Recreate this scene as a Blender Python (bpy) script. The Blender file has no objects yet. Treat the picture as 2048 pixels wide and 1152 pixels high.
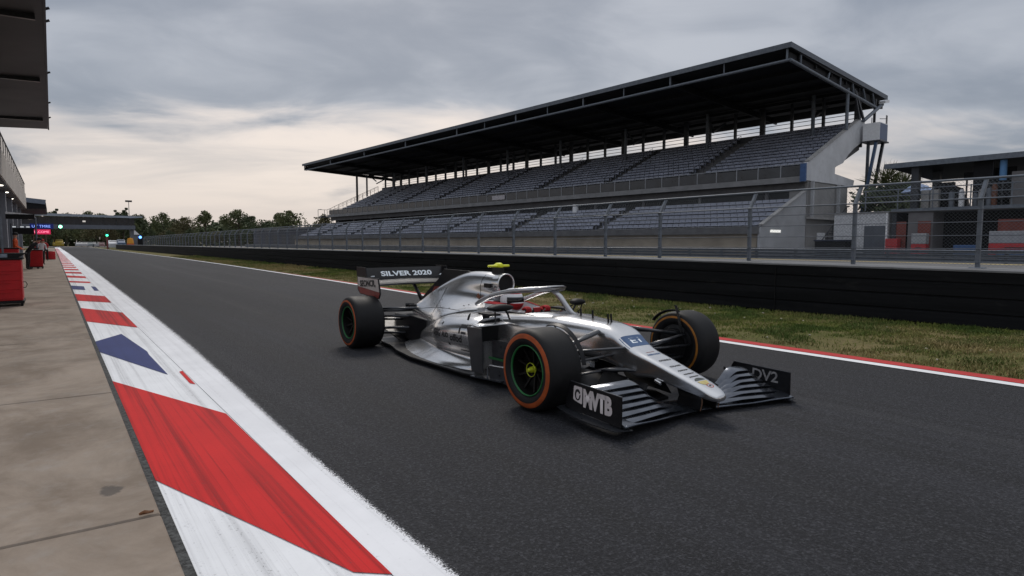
import bpy, bmesh, math, random
import numpy as np
from mathutils import Vector, Matrix, Euler
from mathutils.bvhtree import BVHTree
random.seed(7); np.random.seed(7)
R = math.radians
scene = bpy.context.scene
COL = scene.collection

# ------------------------------------------------------------------ materials
def lin(r, g, b):
    f = lambda c: (c/255/12.92) if c/255 <= .04045 else ((c/255+.055)/1.055)**2.4
    return (f(r), f(g), f(b), 1)

def nn(nt, typ, loc=None, **kw):
    n = nt.nodes.new(typ)
    for k, v in kw.items():
        if k.startswith('i_'):
            key = k[2:]
            n.inputs[int(key) if key.isdigit() else key].default_value = v
        else:
            setattr(n, k, v)
    return n

def math_(nt, op, a, b=None, c=None, clamp=False):
    n = nt.nodes.new('ShaderNodeMath'); n.operation = op; n.use_clamp = clamp
    for i, v in enumerate((a, b, c)):
        if v is None: continue
        if hasattr(v, 'is_linked'): nt.links.new(v, n.inputs[i])
        else: n.inputs[i].default_value = v
    return n.outputs[0]

def smooth_(nt, v, lo, hi):
    n = nt.nodes.new('ShaderNodeMapRange'); n.interpolation_type = 'SMOOTHSTEP'
    nt.links.new(v, n.inputs['Value'])
    n.inputs['From Min'].default_value = lo; n.inputs['From Max'].default_value = hi
    return n.outputs['Result']

def mixc(nt, fac, a, b, blend='MIX'):
    n = nt.nodes.new('ShaderNodeMix'); n.data_type = 'RGBA'; n.blend_type = blend
    for key, v in ((0, fac), (6, a), (7, b)):
        if hasattr(v, 'is_linked'): nt.links.new(v, n.inputs[key])
        else: n.inputs[key].default_value = v
    return n.outputs[2]

def noise_(nt, vec, scale, detail=4, rough=.55, scl=None, dist=0):
    if scl is not None:
        m = nt.nodes.new('ShaderNodeMapping'); nt.links.new(vec, m.inputs[0]); m.inputs['Scale'].default_value = scl; vec = m.outputs[0]
    n = nt.nodes.new('ShaderNodeTexNoise'); nt.links.new(vec, n.inputs['Vector'])
    n.inputs['Scale'].default_value = scale; n.inputs['Detail'].default_value = detail
    n.inputs['Roughness'].default_value = rough; n.inputs['Distortion'].default_value = dist
    return n.outputs['Fac']

def base_mat(name):
    m = bpy.data.materials.new(name); m.use_nodes = True
    nt = m.node_tree
    return m, nt, nt.nodes['Principled BSDF'], nt.nodes['Material Output']

def bump_(nt, bsdf, height, strength=.3, distance=.01):
    b = nt.nodes.new('ShaderNodeBump'); nt.links.new(height, b.inputs['Height'])
    b.inputs['Strength'].default_value = strength; b.inputs['Distance'].default_value = distance
    nt.links.new(b.outputs[0], bsdf.inputs['Normal'])

def mat(name, col, rough=.5, metal=0, var=.15, scale=3., dirt=None, coat=0, bump=0, bscale=40., spec=.5, scl=None, rvar=.1):
    """base colour with two octaves of mottling, uneven gloss and optional dirt"""
    m, nt, b, _ = base_mat(name)
    col = tuple(col)[:3] + (1,)
    tc = nt.nodes.new('ShaderNodeTexCoord'); v = tc.outputs['Object']
    n = noise_(nt, v, scale, 6, .6, scl)
    dark = tuple(c*(1-var) for c in col[:3])+(1,); lite = tuple(min(1, c*(1+var)) for c in col[:3])+(1,)
    c = mixc(nt, smooth_(nt, n, .3, .7), dark, lite)
    if dirt:
        n2 = noise_(nt, v, scale*2.3, 8, .7)
        c = mixc(nt, math_(nt, 'MULTIPLY', smooth_(nt, n2, .5, .75), .6), c, tuple(dirt)[:3]+(1,))
    nt.links.new(c, b.inputs['Base Color'])
    rr = nt.nodes.new('ShaderNodeMapRange'); nt.links.new(n, rr.inputs['Value'])
    rr.inputs['To Min'].default_value = max(.03, rough-rvar); rr.inputs['To Max'].default_value = min(1, rough+rvar)
    nt.links.new(rr.outputs[0], b.inputs['Roughness'])
    b.inputs['Metallic'].default_value = metal; b.inputs['Coat Weight'].default_value = coat; b.inputs['Coat Roughness'].default_value = .08
    b.inputs['Specular IOR Level'].default_value = spec
    if bump: bump_(nt, b, noise_(nt, v, bscale, 4, .6), bump, .01)
    return m

def emit(name, col, strength):
    m, nt, b, _ = base_mat(name)
    b.inputs['Base Color'].default_value = (.02, .02, .02, 1)
    b.inputs['Emission Color'].default_value = tuple(col)[:3]+(1,); b.inputs['Emission Strength'].default_value = strength
    return m

# ------------------------------------------------------------------ mesh builder
class MB:
    def __init__(self): self.v = []; self.f = []; self.m = []
    def add(self, vs, fs, mi=0):
        o = len(self.v); self.v += [tuple(p) for p in vs]
        self.f += [tuple(i+o for i in f) for f in fs]; self.m += [mi]*len(fs); return self
    def box(self, c, s, rz=0, mi=0, rx=0, ry=0):
        e = Euler((rx, ry, rz)).to_matrix()
        vs = [e @ Vector((x*s[0]/2, y*s[1]/2, z*s[2]/2)) + Vector(c) for x in (-1, 1) for y in (-1, 1) for z in (-1, 1)]
        return self.add(vs, [(0,1,3,2),(4,6,7,5),(0,4,5,1),(2,3,7,6),(0,2,6,4),(1,5,7,3)], mi)
    def lo(self, a, b, mi=0):
        return self.box([(p+q)/2 for p, q in zip(a, b)], [abs(q-p) for p, q in zip(a, b)], 0, mi)
    def bar(self, p, q, w, h=None, mi=0, up=(0,0,1)):
        p = Vector(p); q = Vector(q); d = (q-p).normalized(); h = h or w
        u = Vector(up)
        if abs(d.dot(u)) > .97: u = Vector((1,0,0))
        s = d.cross(u).normalized(); t = s.cross(d).normalized()
        vs = [P + s*a*w/2 + t*b*h/2 for P in (p, q) for a, b in ((-1,-1),(1,-1),(1,1),(-1,1))]
        return self.add(vs, [(3,2,1,0),(4,5,6,7),(0,1,5,4),(1,2,6,5),(2,3,7,6),(3,0,4,7)], mi)
    def tube(self, pts, r, n=8, mi=0, flat=1., up=(0,0,1), caps=True):
        pts = [Vector(p) for p in pts]; rs = r if hasattr(r, '__len__') else [r]*len(pts)
        vs = []
        for i, p in enumerate(pts):
            d = (pts[min(i+1, len(pts)-1)] - pts[max(i-1, 0)]).normalized(); u = Vector(up)
            if abs(d.dot(u)) > .97: u = Vector((1,0,0))
            s = d.cross(u).normalized(); t = s.cross(d).normalized()
            for k in range(n):
                a = 2*math.pi*k/n; vs.append(p + s*math.cos(a)*rs[i] + t*math.sin(a)*rs[i]*flat)
        fs = [(i*n+k, i*n+(k+1)%n, (i+1)*n+(k+1)%n, (i+1)*n+k) for i in range(len(pts)-1) for k in range(n)]
        if caps: fs += [tuple(range(n-1, -1, -1)), tuple((len(pts)-1)*n+k for k in range(n))]
        return self.add(vs, fs, mi)
    def loft(self, rings, closed=True, cap0=True, cap1=True, mi=0):
        n = len(rings[0]); vs = [p for r in rings for p in r]; m = n if closed else n-1
        fs = [(i*n+k, i*n+(k+1)%n, (i+1)*n+(k+1)%n, (i+1)*n+k) for i in range(len(rings)-1) for k in range(m)]
        if closed and cap0: fs.append(tuple(range(n-1, -1, -1)))
        if closed and cap1: fs.append(tuple((len(rings)-1)*n+k for k in range(n)))
        return self.add(vs, fs, mi)
    def lathe(self, prof, axis='x', n=64, c=(0,0,0), mi=0, closed=False):
        """prof: list of (along axis, radius)"""
        rings = []
        for a, r in prof:
            ring = []
            for k in range(n):
                t = 2*math.pi*k/n; u, w = r*math.cos(t), r*math.sin(t)
                p = {'x': (a, u, w), 'y': (u, a, w), 'z': (u, w, a)}[axis]
                ring.append((p[0]+c[0], p[1]+c[1], p[2]+c[2]))
            rings.append(ring)
        if closed: rings.append(rings[0])
        return self.loft(rings, True, False, False, mi)
    def slab(self, pts, n, th, mi=0):
        """planar polygon given thickness along n"""
        n = Vector(n).normalized()*th; k = len(pts)
        vs = [Vector(p) for p in pts] + [Vector(p)+n for p in pts]
        fs = [tuple(range(k-1, -1, -1)), tuple(range(k, 2*k))] + [(i, (i+1)%k, k+(i+1)%k, k+i) for i in range(k)]
        return self.add(vs, fs, mi)
    def sheet(self, grid, th, mi=0):
        """grid[i][j] of points -> thin closed shell"""
        a = len(grid); b = len(grid[0]); P = [[Vector(p) for p in r] for r in grid]
        N = [[None]*b for _ in range(a)]
        for i in range(a):
            for j in range(b):
                du = P[min(i+1,a-1)][j]-P[max(i-1,0)][j]; dv = P[i][min(j+1,b-1)]-P[i][max(j-1,0)]
                nn_ = du.cross(dv); N[i][j] = nn_.normalized() if nn_.length > 1e-9 else Vector((0,0,1))
        vs = [P[i][j]+N[i][j]*th/2 for i in range(a) for j in range(b)] + [P[i][j]-N[i][j]*th/2 for i in range(a) for j in range(b)]
        o = a*b; fs = []
        for i in range(a-1):
            for j in range(b-1):
                q = (i*b+j, (i+1)*b+j, (i+1)*b+j+1, i*b+j+1); fs.append(q); fs.append(tuple(o+k for k in reversed(q)))
        for j in range(b-1):
            fs.append((j, j+1, o+j+1, o+j)); k = (a-1)*b; fs.append((k+j+1, k+j, o+k+j, o+k+j+1))
        for i in range(a-1):
            fs.append(((i+1)*b, i*b, o+i*b, o+(i+1)*b)); k = b-1; fs.append((i*b+k, (i+1)*b+k, o+(i+1)*b+k, o+i*b+k))
        return self.add(vs, fs, mi)
    def mesh(self, name, mats, smooth=False):
        me = bpy.data.meshes.new(name); me.from_pydata(self.v, [], self.f)
        for m in (mats if isinstance(mats, (list, tuple)) else [mats]): me.materials.append(m)
        if any(self.m): me.polygons.foreach_set('material_index', self.m)
        bm = bmesh.new(); bm.from_mesh(me); bmesh.ops.recalc_face_normals(bm, faces=bm.faces); bm.to_mesh(me); bm.free()
        if smooth: me.polygons.foreach_set('use_smooth', [True]*len(me.polygons))
        me.update(); return me
    def build(self, name, mats, parent=None, smooth=False, bevel=0, sub=0, loc=None, angle=None, weld=0):
        me = self.mesh(name, mats, smooth)
        o = bpy.data.objects.new(name, me); COL.objects.link(o)
        if parent: o.parent = parent
        if loc: o.location = loc
        if weld:
            w = o.modifiers.new('w', 'WELD'); w.merge_threshold = weld
        if bevel:
            b = o.modifiers.new('b', 'BEVEL'); b.width = bevel; b.segments = 2; b.limit_method = 'ANGLE'; b.angle_limit = R(40)
            if not smooth: me.polygons.foreach_set('use_smooth', [True]*len(me.polygons)); b.harden_normals = True
        if sub:
            s = o.modifiers.new('s', 'SUBSURF'); s.levels = s.render_levels = sub
        if angle is not None: me.set_sharp_from_angle(angle=R(angle))
        return o

def tag(o, label=None, cat=None, group=None, kind=None):
    if label: o['label'] = label
    if cat: o['category'] = cat
    if group: o['group'] = group
    if kind: o['kind'] = kind
    return o
def thing(name, label, cat, loc=(0,0,0), rz=0, group=None):
    o = bpy.data.objects.new(name, None); COL.objects.link(o); o.location = loc; o.rotation_euler = (0,0,rz)
    o.empty_display_size = .1
    return tag(o, label, cat, group)
def copy_tree(o, parent=None, loc=None, rz=None, label=None, scale=None):
    c = o.copy(); COL.objects.link(c)
    if parent: c.parent = parent
    if loc is not None: c.location = loc
    if rz is not None: c.rotation_euler = (0,0,rz)
    if scale is not None: c.scale = scale if hasattr(scale, '__len__') else (scale,)*3
    if label: c['label'] = label
    for ch in [x for x in bpy.data.objects if x.parent == o]: copy_tree(ch, c)
    return c
def struct(o, label=None): return tag(o, label, None, None, 'structure')

def catmull(P, t):
    """P array (n, k); t in [0, n-1] floats"""
    P = np.asarray(P, float); n = len(P); i = np.clip(np.floor(t).astype(int), 0, n-2); u = (t-i)[:, None]
    g = lambda k: P[np.clip(k, 0, n-1)]
    p0, p1, p2, p3 = g(i-1), g(i), g(i+1), g(i+2)
    p0 = np.where((i == 0)[:, None], 2*p1-p2, p0); p3 = np.where((i == n-2)[:, None], 2*p2-p1, p3)
    return .5*((2*p1) + (-p0+p2)*u + (2*p0-5*p1+4*p2-p3)*u**2 + (-p0+3*p1-3*p2+p3)*u**3)

def text_mesh(name, body, size, m, parent, origin, udir, vdir, target=None, offset=.002, width=None, bold=0., thick=0, shear=0, font_spacing=1., ray=None):
    """lettering: built flat, then laid on the surface of `target` (a list of BVH trees) where given.
    origin is the centre of the word; udir reads left to right, vdir is up."""
    cu = bpy.data.curves.new(name, 'FONT'); cu.body = body; cu.size = size; cu.align_x = 'CENTER'; cu.align_y = 'CENTER'
    cu.offset = bold; cu.extrude = thick; cu.shear = shear; cu.space_character = font_spacing; cu.resolution_u = 3
    tmp = bpy.data.objects.new('tmp', cu); COL.objects.link(tmp)
    dg = bpy.context.evaluated_depsgraph_get(); me = bpy.data.meshes.new_from_object(tmp.evaluated_get(dg))
    bpy.data.objects.remove(tmp); bpy.data.curves.remove(cu)
    bm = bmesh.new(); bm.from_mesh(me)
    if target:
        bmesh.ops.triangulate(bm, faces=bm.faces)
        for _ in range(3):
            es = [e for e in bm.edges if e.calc_length() > size*.3]
            if not es: break
            bmesh.ops.subdivide_edges(bm, edges=es, cuts=1); bmesh.ops.triangulate(bm, faces=bm.faces)
    xs = [v.co.x for v in bm.verts]; w0 = max(xs)-min(xs); cx = (max(xs)+min(xs))/2; ys = [v.co.y for v in bm.verts]; cy = (max(ys)+min(ys))/2
    k = (width/w0) if width else 1.
    O = Vector(origin); U = Vector(udir).normalized(); W = Vector(vdir).normalized(); N = U.cross(W).normalized()
    for v in bm.verts:
        p = O + U*(v.co.x-cx)*k + W*(v.co.y-cy) + N*v.co.z
        if target:
            d = Vector(ray).normalized() if ray else -N
            best = None
            for t in target:
                h = t.ray_cast(p - d*.5, d, 2.)
                if h[0] is not None and (best is None or h[3] < best[3]): best = h
            if best: p = best[0] - d*offset
        else: p = p + N*offset
        v.co = p
    bm.to_mesh(me); bm.free(); me.materials.clear(); me.materials.append(m); me.name = name
    o = bpy.data.objects.new(name, me); COL.objects.link(o)
    if parent: o.parent = parent
    return o

def bvh_of(o):
    dg = bpy.context.evaluated_depsgraph_get(); dg.update(); e = o.evaluated_get(dg); me = e.to_mesh()
    t = BVHTree.FromPolygons([v.co.copy() for v in me.vertices], [tuple(p.vertices) for p in me.polygons]); e.to_mesh_clear(); return t

# ------------------------------------------------------------------ camera, world, sun
H_CAM = 1.36; YAW = R(36.96); PITCH = R(4.226)
cam = bpy.data.cameras.new('camera'); camo = bpy.data.objects.new('camera', cam); COL.objects.link(camo)
cam.sensor_width = 36; cam.lens = 1218/2048*36; cam.clip_end = 6000; cam.clip_start = .05
camo.location = (0, 0, H_CAM); camo.rotation_euler = (R(90)-PITCH, 0, -YAW)
scene.camera = camo

SUN_EL = R(46); SUN_AZ = R(28)      # azimuth from +Y towards +X: behind the bright break in the cloud
w = bpy.data.worlds.new('World'); scene.world = w; w.use_nodes = True
nt = w.node_tree; bg = nt.nodes['Background']
tc = nt.nodes.new('ShaderNodeTexCoord'); d = tc.outputs['Generated']
sep = nt.nodes.new('ShaderNodeSeparateXYZ'); nt.links.new(d, sep.inputs[0])
X, Y, Z = sep.outputs
zc = math_(nt, 'MAXIMUM', Z, 0.)
den = math_(nt, 'ADD', zc, .20)
cmb = nt.nodes.new('ShaderNodeCombineXYZ')
nt.links.new(math_(nt, 'DIVIDE', X, den), cmb.inputs[0]); nt.links.new(math_(nt, 'DIVIDE', Y, den), cmb.inputs[1])
pv = cmb.outputs[0]
mp = nt.nodes.new('ShaderNodeMapping'); nt.links.new(pv, mp.inputs[0]); mp.inputs['Rotation'].default_value = (0, 0, R(-62)); mp.inputs['Location'].default_value = (3.1, 1.7, 0)
pv2 = mp.outputs[0]
n1 = noise_(nt, pv2, .95, 4, .5, (1.0, .85, 1), .4)
n2 = noise_(nt, pv2, 2.6, 8, .55, (1.0, .7, 1), .5)
n3 = noise_(nt, pv2, 2.2, 6, .55, (1.0, .35, 1), .5)
cl = math_(nt, 'ADD', math_(nt, 'MULTIPLY', n1, .62), math_(nt, 'MULTIPLY', n2, .38))
SK = 10.                              # colours below are divided by the Background strength (0.1)
def sc(c): return tuple(x*SK for x in c)+(1,)
grey = mixc(nt, smooth_(nt, cl, .38, .62), sc((.265, .298, .36)), sc((.48, .505, .56)))
# overcast sky brightens well above the frame
up = smooth_(nt, Z, .36, .85)
grey = mixc(nt, up, grey, sc((.78, .81, .87)))
warm = mixc(nt, smooth_(nt, n3, .35, .65), sc((.56, .52, .51)), sc((.87, .76, .685)))
# how high the break of warm light climbs: higher towards the hidden sun, ragged with the cloud
sd = nt.nodes.new('ShaderNodeVectorMath'); sd.operation = 'DOT_PRODUCT'; nt.links.new(d, sd.inputs[0])
sd.inputs[1].default_value = (math.sin(R(15)), math.cos(R(15)), .1)
glow = smooth_(nt, sd.outputs['Value'], .72, 1.0)
hgt = math_(nt, 'ADD', math_(nt, 'MULTIPLY', glow, .05), .122)
rag = math_(nt, 'ADD', hgt, math_(nt, 'MULTIPLY', math_(nt, 'SUBTRACT', cl, .5), .62))
fac = smooth_(nt, math_(nt, 'SUBTRACT', rag, Z), -.06, .075)
lowgrey = mixc(nt, smooth_(nt, Z, .0, .13), sc((.69, .618, .585)), warm)
col = mixc(nt, fac, grey, lowgrey)
col = mixc(nt, math_(nt, 'MULTIPLY', math_(nt, 'MULTIPLY', glow, fac), .22), col, sc((.93, .85, .805)))
sky = nt.nodes.new('ShaderNodeTexSky'); sky.sky_type = 'NISHITA'; sky.sun_disc = False
sky.sun_elevation = SUN_EL; sky.sun_rotation = SUN_AZ; sky.air_density = 1.2; sky.dust_density = 2.5
col = mixc(nt, .9, sky.outputs[0], col)
ground_ = smooth_(nt, Z, -.06, -.01)
col = mixc(nt, ground_, sc((.12, .115, .10)), col)
nt.links.new(col, bg.inputs[0]); bg.inputs[1].default_value = .1

sl = bpy.data.lights.new('sun', 'SUN'); sl.energy = 1.5; sl.angle = R(18); sl.color = (1, .93, .85)
so = bpy.data.objects.new('sun', sl); COL.objects.link(so)
sdv = Vector((math.sin(SUN_AZ)*math.cos(SUN_EL), math.cos(SUN_AZ)*math.cos(SUN_EL), math.sin(SUN_EL)))
so.rotation_euler = sdv.to_track_quat('Z', 'Y').to_euler(); so.location = (0, 60, 60)
vs_ = scene.view_settings; vs_.view_transform = 'Standard'; vs_.look = 'None'; vs_.gamma = 1; vs_.exposure = 0

# ------------------------------------------------------------------ palette
M = {}
M['carbon'] = mat('carbon', (.008, .008, .0095), .36, 0, .3, 30, spec=.3)
M['black'] = mat('black_matt', (.008, .008, .009), .6, 0, .3, 8, spec=.25)
M['satin'] = mat('satin_dark', (.035, .038, .045), .32, .5, .25, 14, coat=.4)
M['void'] = mat('intake_dark', (.004, .004, .005), .8, 0, .2, 5)
M['galv'] = mat('galvanised', (.135, .155, .185), .5, .35, .18, 6, dirt=(.10, .11, .12))
M['galv_dark'] = mat('galvanised_dark', (.11, .125, .15), .55, .3, .2, 5)
M['conc'] = mat('concrete', (.33, .325, .32), .85, 0, .18, .9, dirt=(.19, .185, .18), bump=.15)
M['conc_white'] = mat('painted_concrete', (.40, .41, .43), .8, 0, .14, 1.2, dirt=(.25, .25, .25), bump=.1)
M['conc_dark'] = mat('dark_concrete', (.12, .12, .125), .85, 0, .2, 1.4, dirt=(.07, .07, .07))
M['beige'] = mat('beige_wall', (.36, .31, .245), .85, 0, .15, .8, dirt=(.22, .19, .16))
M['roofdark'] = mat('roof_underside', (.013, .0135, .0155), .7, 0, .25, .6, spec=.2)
M['steel_dark'] = mat('dark_steel', (.035, .039, .047), .5, .2, .2, 2.)
M['white'] = mat('white_paint', (.78, .79, .81), .5, 0, .06, 6)
M['red'] = mat('red_lacquer', (.43, .006, .011), .42, 0, .10, 4, spec=.35)
M['blue'] = mat('blue_paint', (.035, .09, .22), .5, 0, .15, 4)
M['orange_cloth'] = mat('orange_cloth', (.55, .08, .02), .9, 0, .2, 12)
M['black_cloth'] = mat('black_cloth', (.012, .012, .014), .9, 0, .3, 12)
M['white_cloth'] = mat('white_cloth', (.55, .55, .56), .9, 0, .1, 12)
M['red_cloth'] = mat('red_cloth', (.42, .015, .02), .85, 0, .2, 20)
M['skin'] = mat('skin', (.45, .25, .18), .55, 0, .1, 20)
M['yellow'] = mat('fluorescent_yellow', (.78, .82, .03), .45, 0, .08, 10)
M['brass'] = mat('yellow_green_nut', (.50, .56, .03), .35, .3, .2, 20)
M['amber'] = mat('amber_paint', (.75, .33, .03), .5, 0, .1, 5)
# ------------------------------------------------------------------ ground, track, kerb
def ground_material():
    m, nt, b, _ = base_mat('field_grass'); tc = nt.nodes.new('ShaderNodeTexCoord'); v = tc.outputs['Object']
    n = noise_(nt, v, .05, 8, .65); n2 = noise_(nt, v, 2.5, 6, .7)
    c = mixc(nt, smooth_(nt, n, .35, .65), (.060, .072, .022, 1), (.125, .105, .045, 1))
    c = mixc(nt, math_(nt, 'MULTIPLY', smooth_(nt, n2, .4, .7), .5), c, (.05, .045, .025, 1))
    nt.links.new(c, b.inputs['Base Color']); b.inputs['Roughness'].default_value = .95; b.inputs['Specular IOR Level'].default_value = .1
    bump_(nt, b, n2, .6, .05); return m
def asphalt_material():
    m, nt, b, _ = base_mat('asphalt'); tc = nt.nodes.new('ShaderNodeTexCoord'); v = tc.outputs['Object']
    big = noise_(nt, v, .35, 5, .55, (1, .25, 1))
    streak = noise_(nt, v, 1.0, 6, .62, (2.6, .035, 1)); streak2 = noise_(nt, v, 1.0, 5, .6, (9., .08, 1))
    vo = nt.nodes.new('ShaderNodeTexVoronoi'); nt.links.new(v, vo.inputs['Vector']); vo.inputs['Scale'].default_value = 95
    grain = noise_(nt, v, 44, 8, .86); speck = noise_(nt, v, 260, 2, .6)
    c = mixc(nt, smooth_(nt, big, .3, .7), (.016, .0167, .0205, 1), (.029, .030, .036, 1))
    c = mixc(nt, math_(nt, 'MULTIPLY', smooth_(nt, streak, .42, .60), .8), c, (.0115, .012, .0142, 1))
    c = mixc(nt, math_(nt, 'MULTIPLY', smooth_(nt, streak2, .48, .70), .5), c, (.015, .0155, .018, 1))
    c = mixc(nt, math_(nt, 'MULTIPLY', smooth_(nt, noise_(nt, v, 1., 5, .6, (1.1, .02, 1)), .52, .68), .45), c, (.050, .051, .057, 1))
    c = mixc(nt, math_(nt, 'MULTIPLY', smooth_(nt, grain, .48, .66), .55), c, (.10, .102, .115, 1))
    c = mixc(nt, math_(nt, 'MULTIPLY', smooth_(nt, grain, .50, .30), .55), c, (.014, .014, .016, 1))
    c = mixc(nt, math_(nt, 'MULTIPLY', smooth_(nt, speck, .64, .74), .5), c, (.16, .16, .17, 1))
    v2 = nt.nodes.new('ShaderNodeTexVoronoi'); nt.links.new(v, v2.inputs['Vector']); v2.inputs['Scale'].default_value = 88
    sx_ = nt.nodes.new('ShaderNodeSeparateXYZ'); nt.links.new(v2.outputs['Color'], sx_.inputs[0])
    c = mixc(nt, math_(nt, 'MULTIPLY', smooth_(nt, sx_.outputs[0], .72, .99), .40), c, (.080, .082, .093, 1))
    c = mixc(nt, math_(nt, 'MULTIPLY', smooth_(nt, sx_.outputs[1], .55, .95), .55), c, (.009, .0095, .011, 1))
    nt.links.new(c, b.inputs['Base Color'])
    rr = nt.nodes.new('ShaderNodeMapRange'); nt.links.new(streak, rr.inputs['Value']); rr.inputs['To Min'].default_value = .92; rr.inputs['To Max'].default_value = .72
    nt.links.new(rr.outputs[0], b.inputs['Roughness']); b.inputs['Specular IOR Level'].default_value = .22
    h = math_(nt, 'ADD', math_(nt, 'MULTIPLY', vo.outputs['Distance'], .7), grain)
    bump_(nt, b, h, .7, .010); return m
def pavement_material():
    m, nt, b, _ = base_mat('pavement_concrete'); tc = nt.nodes.new('ShaderNodeTexCoord'); v = tc.outputs['Object']
    a = noise_(nt, v, 1.3, 9, .68, (1, .8, 1), .5); f = noise_(nt, v, 7, 8, .72); g = noise_(nt, v, 160, 3, .6)
    drag = noise_(nt, v, .45, 6, .65, (1, 1.6, 1))
    c = mixc(nt, smooth_(nt, a, .3, .7), (.172, .136, .106, 1), (.31, .258, .212, 1))
    c = mixc(nt, math_(nt, 'MULTIPLY', smooth_(nt, drag, .45, .7), .4), c, (.150, .126, .104, 1))
    c = mixc(nt, math_(nt, 'MULTIPLY', smooth_(nt, f, .48, .75), .35), c, (.30, .285, .27, 1))
    c = mixc(nt, math_(nt, 'MULTIPLY', smooth_(nt, g, .60, .72), .3), c, (.09, .08, .07, 1))
    # oil stain of its own shape
    st = nt.nodes.new('ShaderNodeVectorMath'); st.operation = 'DISTANCE'; mp = nt.nodes.new('ShaderNodeMapping'); nt.links.new(v, mp.inputs[0])
    mp.inputs['Scale'].default_value = (1, .62, 1); nt.links.new(mp.outputs[0], st.inputs[0]); st.inputs[1].default_value = (.19, 3.87*.62, .02)
    sv = math_(nt, 'ADD', st.outputs['Value'], math_(nt, 'MULTIPLY', math_(nt, 'SUBTRACT', f, .5), .12))
    c = mixc(nt, math_(nt, 'MULTIPLY', smooth_(nt, sv, .062, .04), .75), c, (.075, .068, .064, 1))
    nt.links.new(c, b.inputs['Base Color']); b.inputs['Roughness'].default_value = .82; b.inputs['Specular IOR Level'].default_value = .16
    bump_(nt, b, math_(nt, 'ADD', f, math_(nt, 'MULTIPLY', g, .5)), .22, .006); return m
def paint_material(name, col, dark, edge=None, amount=.5, worn=(.05,.05,.055,1)):
    """road paint: rubbered along the driving direction; a ragged outer edge where `edge` = (u_start, u_end) of the UV is given"""
    m, nt, b, out = base_mat(name); tc = nt.nodes.new('ShaderNodeTexCoord'); v = tc.outputs['Object']
    s = noise_(nt, v, 1., 7, .66, (13, .10, 1)); s2 = noise_(nt, v, 1., 6, .65, (48, .45, 1)); f = noise_(nt, v, 55, 5, .7); a = noise_(nt, v, 1.3, 5, .6)
    c = mixc(nt, smooth_(nt, a, .3, .7), tuple(x*.9 for x in col[:3])+(1,), col)
    c = mixc(nt, math_(nt, 'MULTIPLY', smooth_(nt, s, .46, .72), amount), c, dark)
    c = mixc(nt, math_(nt, 'MULTIPLY', smooth_(nt, s2, .54, .76), amount*.7), c, dark)
    c = mixc(nt, math_(nt, 'MULTIPLY', smooth_(nt, f, .60, .78), .45), c, dark)
    c = mixc(nt, math_(nt, 'MULTIPLY', math_(nt, 'MULTIPLY', smooth_(nt, f, .58, .66), smooth_(nt, s, .46, .62)), .55), c, worn)
    nt.links.new(c, b.inputs['Base Color']); b.inputs['Roughness'].default_value = .7; b.inputs['Specular IOR Level'].default_value = .12
    bump_(nt, b, noise_(nt, v, 90, 5, .7), .3, .004)
    if edge:
        uv = nt.nodes.new('ShaderNodeSeparateXYZ'); nt.links.new(tc.outputs['UV'], uv.inputs[0])
        fine = math_(nt, 'ADD', math_(nt, 'MULTIPLY', noise_(nt, v, 130, 5, .8), 1.0), math_(nt, 'MULTIPLY', noise_(nt, v, 11, 4, .6), .12))
        e = nt.nodes.new('ShaderNodeMapRange'); nt.links.new(uv.outputs[0], e.inputs['Value'])
        e.inputs['From Min'].default_value = edge[0]; e.inputs['From Max'].default_value = edge[1]; e.inputs['To Min'].default_value = .30; e.inputs['To Max'].default_value = .82
        keep = smooth_(nt, math_(nt, 'SUBTRACT', fine, e.outputs[0]), -.02, .03)
        tr = nt.nodes.new('ShaderNodeBsdfTransparent'); mx = nt.nodes.new('ShaderNodeMixShader')
        nt.links.new(keep, mx.inputs[0]); nt.links.new(tr.outputs[0], mx.inputs[1]); nt.links.new(b.outputs[0], mx.inputs[2]); nt.links.new(mx.outputs[0], out.inputs[0])
    return m

def strip(name, L, Rr, z, m, n_u=1, parent=None):
    """ribbon between two polylines of equal length, with u across in the UV"""
    mb = MB(); k = len(L); vs = []; us = []
    for i in range(k):
        for j in range(n_u+1):
            t = j/n_u; vs.append((L[i][0]*(1-t)+Rr[i][0]*t, L[i][1]*(1-t)+Rr[i][1]*t, z)); us.append((t, i/(k-1)))
    n = n_u+1; fs = [(i*n+j, i*n+j+1, (i+1)*n+j+1, (i+1)*n+j) for i in range(k-1) for j in range(n_u)]
    mb.add(vs, fs); me = mb.mesh(name, m)
    uvl = me.uv_layers.new(name='uv')
    for lp in me.loops: uvl.data[lp.index].uv = us[lp.vertex_index]
    o = bpy.data.objects.new(name, me); COL.objects.link(o); return o
def resample(P, ys):
    P = np.array(P); return [(float(np.interp(y, P[:,1], P[:,0])), float(y)) for y in ys]

mb = MB(); mb.add([(-3000,-400,-.03),(3000,-400,-.03),(3000,4000,-.03),(-3000,4000,-.03)], [(0,1,2,3)])
struct(mb.build('ground', ground_material()))
M['asphalt'] = asphalt_material()
ys = list(np.linspace(-12, 20, 33)) + list(np.linspace(22, 60, 16)) + list(np.linspace(65, 230, 24))
KL = [(.40,-12),(.40,6),(.40,13),(.40,40),(.46,80),(.46,230)]           # pavement side of the kerb
KR = [(1.04,-12),(1.05,5),(1.04,11.4),(1.0,20),(1.0,60),(1.1,230)]        # kerb / white line seam
WR = [(1.27,-12),(1.28,3.7),(1.36,6),(1.45,9),(1.52,14),(1.66,34),(1.75,98),(1.8,230)]
RI = [(7.3,-12),(7.25,4.7),(7.42,10),(7.95,22),(8.5,40),(8.87,60),(9.0,130),(9.3,175),(9.0,230)]
GW = [(11.9,-12),(11.6,2.5),(11.2,7),(11.2,13),(11.5,36),(11.75,80),(11.7,168),(11.7,230)]
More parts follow.
